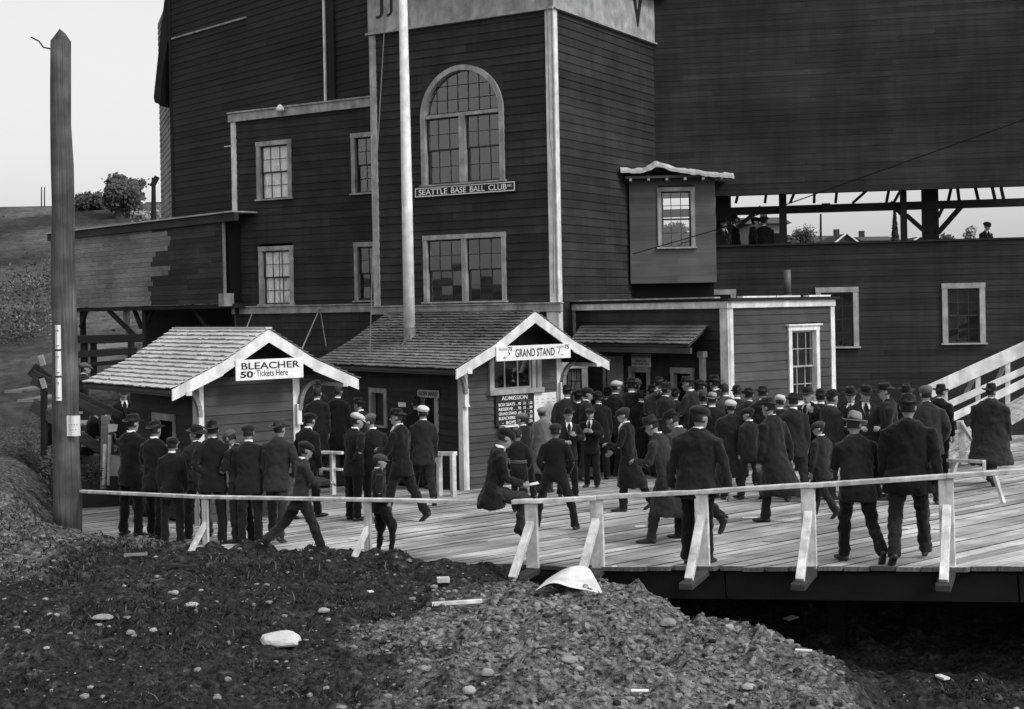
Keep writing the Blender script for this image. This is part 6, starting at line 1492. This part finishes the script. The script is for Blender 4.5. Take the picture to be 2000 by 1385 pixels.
person('man in a tall crumpled grey hat and loose dark jacket by the booth corner post', 549, 817, 1058, 12, tone=2, hat='felt', htone=3, tr_tone=2, w=1.03, arms=('down', 'pocket'), legs=STEP, collar=False)
person('boy in dark cap striding right past the left booth with something white in hand', 601, 864, 1082, 72, tone=2, hat='cap', htone=1, tr_tone=2, legs=dict(hl=-.55, hr=.38, kl=.35, kr=.05), arms=('lap', 'lap'), w=.92, lean=.1)
person('man in black cap with white collar standing right of the booth corner post', 608, 808, 1012, 35, tone=0, hat='cap', htone=0, legs=STEP2, arms=('pocket', 'down'))
person('man with pale face and small hat turned to us between the booths', 620, 742, None, 168, tone=1, hat='fedora', htone=1, hp=8, Yf=29.3, h=1.74, front=True)
person('man in dark overcoat back to us under the right eave of the left booth', 619, 757, None, 5, coat='over', tone=1, hat='none', Yf=28.2, h=1.80)
person('bare headed man in dark overcoat seen from behind, rightmost between the booths', 660, 754, None, 8, coat='over', tone=0, hat='none', Yf=28.4, h=1.78)
person('man in wide black hat in profile near the white booth post between the booths', 699, 776, None, -70, tone=0, hat='felt', htone=0, Yf=27.6, hp=8)
person('man in a bright white cap facing right with hands clasped behind', 702, 808, 1016, 40, tone=0, hat='cap', htone=5, hy=30, hp=8, legs=STAND, arms=('bent', 'behind'))
person('man in a mid grey cap with bent head beside the bright white cap', 724, 812, 1014, -25, tone=1, hat='cap', htone=7, hy=-40, hp=15, lean=.12, arms=('bent', 'behind'))
person('man in black fedora walking left in front of the middle booth side window', 778, 797, 1020, -62, tone=0, hat='fedora', legs=dict(hl=.30, hr=-.32, kl=.08, kr=.30), arms=('bent', 'down'), front=True, tr_tone=1)
person('dark hatted man half hidden behind the white cap at the HOW MANY window', 812, 774, None, -15, tone=0, hat='fedora', h=1.75)
person('man in a white cap walking away along the side of the middle booth', 829, 793, 985, -10, tone=1, hat='cap', htone=5, legs=WALK, arms=('bent', 'down'))
person('boy in flat cap and knickers leaning by the left railing in right profile', 746, 887, 1086, 72, tone=0, hat='cap', htone=3, knick=True, coat='suit', hy=5, legs=dict(hl=.12, hr=.48, kl=.22, kr=.55), arms=('down', 'pocket'), w=.95, lean=-.04, splay=.1)
# boy seated on the rail
def seated():
    q = topsL[-1] + Vector((-.02, .05, .0)); x, d = ray(962, 975)
    p = Vector((x*q.y, q.y+.02, q.z))
    sc = .93; b = person('boy in dark cap seated on the railing facing right with white paper in his hands', 962, 866, None, 78, tone=1, hat='cap', htone=1, seat=dict(pitch=-.35), legs=dict(hl=1.22, hr=1.38, kl=1.15, kr=1.62), tr_tone=2, lean=.20, hp=8, arms=((.12, .1, 1.05, .25), (.2, .1, 1.0, .25)), pos=(p.x, p.y, p.z-.80*sc), h=sc, collar=True, w=.98, splay=.0)
    m = MB(); o = Vector((.04, .44, .975)); m.prism([o+Vector((-.06, 0, 0)), o+Vector((.06, 0, .0)), o+Vector((.07, .16, .02)), o+Vector((-.05, .17, .03))], Vector((0, 0, .008)))
    w_ = b.matrix_basis; m.v = [tuple(w_ @ Vector(v)) for v in m.v]; build('paper', m, M['paper'], None, loc=w_ @ o, label='white folded paper held in the seated boy\'s hands', cat='paper')
seated()
# --- in front of the middle booth
person('man in grey cap in profile with white collar beside the ADMISSION board', 1021, 808, 975, -55, tone=1, hat='cap', htone=7, h=1.70, arms=('down', 'down'))
person('boy in a dark sweater with pale stripes seen from behind, hatless', 1014, 840, 1003, 8, coat='sweater', tone=1, hat='none', stripes=True, collar=False, w=1.02, legs=STEP, arms=('pocket', 'pocket'))
person('man in a light grey overcoat and pale flat cap facing the notice sheet', 1062, 796, 962, 12, coat='over', tone=4, hat='cap', htone=6, h=1.70, collar=False, legs=STAND)
person('boy in a dark jersey and cap standing with legs wide apart, back to us', 1089, 828, 1034, 8, coat='sweater', tone=0, hat='cap', htone=2, collar=False, splay=.28, arms=('pocket', 'pocket'), legs=STAND, w=1.03)
person('man in black fedora and necktie facing us beside the boy with raised fists', 1113, 796, 972, 170, tone=0, hat='fedora', front=True, arms=('chest', 'bent'), h=1.70)
person('boy in dark cap, suit and white shirt holding both fists at his chest', 1155, 797, 952, -160, tone=0, hat='cap', htone=1, front=True, hy=-22, arms=('chest', 'chest'), legs=STAND)
person('youth in a long black coat and dark cap walking left with a pale bare hand', 1221, 797, 998, -68, coat='over', tone=0, hat='cap', htone=2, legs=dict(hl=.12, hr=-.35, kl=.05, kr=.25), arms=('bent', 'fwd'), front=True)
# --- stooping grey coat man, large man at rail
person('stooping man in a grey overcoat and black fedora beside the tall capped man', 1321, 803, 1052, -38, coat='over', tone=3, hat='felt', htone=0, lean=.30, hy=-10, hp=15, legs=dict(hl=.10, hr=-.50, kl=.1, kr=.50), arms=('bent', 'bent'), w=1.02, tr_tone=1)
person('man in a dark hat seen between the woman and the stooping grey coat', 1279, 812, 1062, -60, coat='over', tone=2, hat='felt', htone=2, lean=.22, hp=15, legs=dict(hl=.30, hr=-.42, kl=.1, kr=.55), arms=('bent', 'down'))
person('tall man in dark cap and black suit standing at the railing', 1374, 795, 1101, 22, tone=1, hat='cap', htone=1, hy=20, w=1.28, arms=('rail', 'rail'), tr_tone=0, splay=.03)
person('man in white topped round cap and wide dark coat behind the railing post', 1432, 782, 975, 2, coat='over', tone=1, hat='cap', htone=5, w=1.25, collar=False, arms=A_)
person('boy in black cap with white collar looking left beside the wide dark coat', 1465, 797, 975, -30, tone=1, hat='cap', htone=1, hy=-40, legs=STEP, tr_tone=2)
person('man in dark felt hat and long flaring overcoat striding left with a pale hand', 1507, 776, 1020, -40, coat='over', tone=1, hat='felt', htone=2, legs=dict(hl=.12, hr=-.62, kl=.02, kr=.25), lean=.10, arms=('down', 'back'), w=1.12)
person('short boy in grey cap and short jacket standing beside the light hatted man', 1603, 824, 1010, -35, tone=2, hat='cap', htone=3, hy=-35, tr_tone=1, legs=WALK2, w=.95, arms=('down', 'down'))
person('man in a pale grey fedora with dark band walking bent forward at the right railing', 1681, 806, 1098, -8, tone=1, hat='felt', htone=6, lean=.24, hy=25, legs=dict(hl=.35, hr=-.30, kl=.35, kr=.50), arms=('bent', 'pocket'), w=1.12, collar=False, tr_tone=0)
person('very broad man in black overcoat and soft hat, largest figure at right railing', 1783, 767, 1098, 14, tone=0, hat='felt', htone=1, legs=dict(hl=-.30, hr=.34, kl=.25, kr=.02), arms=('down', 'back'), w=1.32, lean=.06, collar=False, tr_tone=1, splay=.12)
person('man in a large tweed cap with white collar behind the broad man, right side', 1815, 754, 985, 8, tone=2, hat='cap', htone=7, w=1.2, arms=('pocket', 'pocket'), tr_tone=1)
person('man in a small black hat just right of the large tweed cap', 1838, 750, None, 40, tone=0, hat='fedora', w=1.0, h=1.76)
person('man in dark hat and huge flaring overcoat striding away at the right edge', 1942, 748, 946, 35, coat='over', tone=2, hat='felt', htone=1, w=1.55, legs=WALK, lean=.12)
person('man in black derby profile facing left behind the light grey fedora', 1728, 746, None, -75, coat='over', tone=1, hat='fedora', htone=0, h=1.78, w=1.1, collar=False)
person('man in wide dark hat looking down between the derby profile and tweed cap', 1768, 751, None, -150, tone=0, hat='felt', htone=0, h=1.74, front=True, hp=10)
# --- back of the crowd, left to right
crowd = [
 ('dark hatted man close to the white framed window, leftmost of the back crowd', 1108, 751, 15, 'fedora', 0, 1.72, {}),
 ('man in black hat with white collar right of the leftmost back crowd man', 1130, 762, 10, 'fedora', 0, 1.70, {}),
 ('man with small cap turned right in the back crowd near the booth', 1148, 757, 70, 'cap', 1, 1.70, {}),
 ('low dark hat between the small cap and the white collared derby man', 1168, 764, 0, 'bowler', 0, 1.68, {}),
 ('man in black derby with a clear white collar seen from behind in the back crowd', 1187, 756, 8, 'bowler', 0, 1.74, {}),
 ('man in a pale cap with face in right profile near the annex door', 1206, 744, 62, 'cap', 5, 1.76, {}),
 ('man in a grey cap close under the paper notice', 1242, 741, 25, 'cap', 7, 1.76, dict(tone=2)),
 ('black hat directly behind the grey cap at the ticket window', 1233, 738, 0, 'fedora', 0, 1.76, {}),
 ('dark hatted man with narrow collar below the paper notice', 1251, 761, -5, 'fedora', 0, 1.70, dict(tone=1)),
 ('man in dark felt hat between paper notice and trimmed hat woman', 1274, 751, -20, 'felt', 0, 1.72, {}),
 ('man with plain black hat near the second ticket window, left of it', 1302, 745, 30, 'felt', 1, 1.74, {}),
 ('round dark hat behind the trimmed hat woman', 1319, 757, 10, 'bowler', 0, 1.70, {}),
 ('man in tilted pale trimmed hat right under the second ticket window', 1344, 734, -60, 'fedora', 1, 1.76, {}),
 ('black fedora in front of the awning post', 1368, 741, 10, 'fedora', 0, 1.74, {}),
 ('man in grey felt hat in the middle of the back crowd', 1374, 762, 0, 'felt', 3, 1.70, {}),
 ('light grey straw coloured hat in the middle of the back crowd', 1392, 766, 30, 'fedora', 6, 1.68, {}),
 ('man in black hat with a slanting white collar left of the annex corner board', 1396, 732, -35, 'felt', 0, 1.78, {}),
 ('bare dark haired head just before the annex corner board', 1416, 750, -20, 'none', 0, 1.74, {}),
 ('broad dark hat right of the annex corner board', 1440, 752, 5, 'bowler', 0, 1.72, {}),
 ('black fedora between the broad dark hat and the white collar man', 1463, 757, 10, 'fedora', 0, 1.70, {}),
 ('man in black fedora and bright white collar in front of the annex wall', 1491, 753, 15, 'fedora', 0, 1.74, dict(tone=1)),
 ('man in a white flat cap in front of the annex window left edge', 1526, 773, 12, 'cap', 5, 1.66, {}),
 ('man in black hat and suit back to us under the annex window', 1551, 767, 6, 'fedora', 0, 1.72, dict(arms=('bent', 'down'))),
 ('man facing left in dark hat with a hand at his mouth before the annex', 1576, 754, -115, 'fedora', 1, 1.74, dict(front=True, arms=('phone', 'down'))),
 ('man in black derby seen from behind right of the smoking man', 1604, 759, 12, 'bowler', 0, 1.73, {}),
 ('man with moustache in black hat in right profile near the annex end board', 1626, 760, 60, 'bowler', 0, 1.73, {}),
 ('dark suited man with white shirt facing us between the annex and the bright tied man', 1659, 754, 165, 'fedora', 1, 1.74, dict(front=True)),
 ('man with bright white shirt and tie looking down at his hands against the dark wall', 1688, 751, 172, 'fedora', 0, 1.76, dict(front=True, hp=14, arms=('bent', 'bent'))),
 ('hatted man in the deepest row under the awning middle', 1288, 735, 20, 'fedora', 0, 1.76, {}),
]
for lb, px, yt, yaw, hat, ht, hh, kw in crowd:
    k = dict(tone=rnd.choice((0, 0, 1, 1, 2, 2, 3)), coat=rnd.choice(('suit', 'suit', 'over')), w=rnd.uniform(.94, 1.2), arms=rnd.choice((('down', 'down'), ('bent', 'bent'), ('pocket', 'down'), ('bent', 'down')))); k.update(kw)
    person(lb, px, yt, None, yaw+rnd.choice((1, 1, 2.6))*rnd.uniform(-12, 12), hat=hat, htone=ht, h=hh, **k)
person('woman in a pale flower trimmed hat and white blouse facing right in the crowd', 1293, 763, None, 78, coat='skirt', tone=1, hat='woman', htone=1, h=1.66, long_hair=True, collar=False)
# --- men up in the gallery
GF = gz0-1.0
def gal(label, px, yt, yaw, n, **k):
    u, z = GR.hit(px, yt, n); p = GR.p(u, n, GF); top = z-GF; person(label, px, yt, None, yaw, pos=(p.x, p.y, p.z), h=min(1.08, max(.8, top/1.75)), group='people up in the grandstand gallery', **k)
gal('man in a dark hat with white collar leaning at the left end of the gallery', 1411, 428, 150, -.75, tone=0, hat='fedora', front=True)
gal('man in profile with hat behind him at the left end of the gallery', 1428, 420, 60, -1.3, tone=0, hat='fedora')
gal('dark figure with raised arm in the gallery, left of the pair', 1470, 424, 90, -.9, tone=0, hat='cap', htone=0, arms=('phone', 'down'))
gal('dark round shouldered man right of the pair in the gallery', 1492, 422, 20, -.8, tone=0, hat='cap', htone=0, w=1.15)
gal('lone man in flat cap and white collar at the right end of the gallery', 1924, 434, 160, -.9, tone=0, hat='cap', htone=1, front=True)
# --- people at the left stairs
person('man in dark suit and hat with white collar standing left of the booth facing us', 243, 755, None, 150, tone=0, hat='fedora', h=1.74, Yf=28.0, front=True, group='people around the stairs')
person('person in grey cap seen behind the booth roof eave at far left', 166, 709, None, 60, tone=1, hat='cap', htone=7, h=1.7, Yf=30.0, group='people around the stairs')
for px, py, lb, tn in ((172, 826, 'person with pale trousers seated on the wooden stairs', 5), (100, 806, 'person with pale skirt seated higher on the wooden stairs', 5)):
    q = at(px, py+45, 27.9); person(lb, px, py, None, 60, tone=0, hat='none', seat=dict(pitch=0), legs=dict(hl=1.35, hr=1.2, kl=1.25, kr=1.2), lean=.25, arms=('lap', 'lap'), pos=(q.x, q.y, q.z-.86), h=.97, tr_tone=tn if tn < 6 else 2, group='people around the stairs', collar=False)
person('dark suited man beside the stair newel post behind the seated pair', 212, 790, None, 100, tone=1, hat='none', h=1.6, Yf=27.7, group='people around the stairs')
bpy.context.view_layer.update()
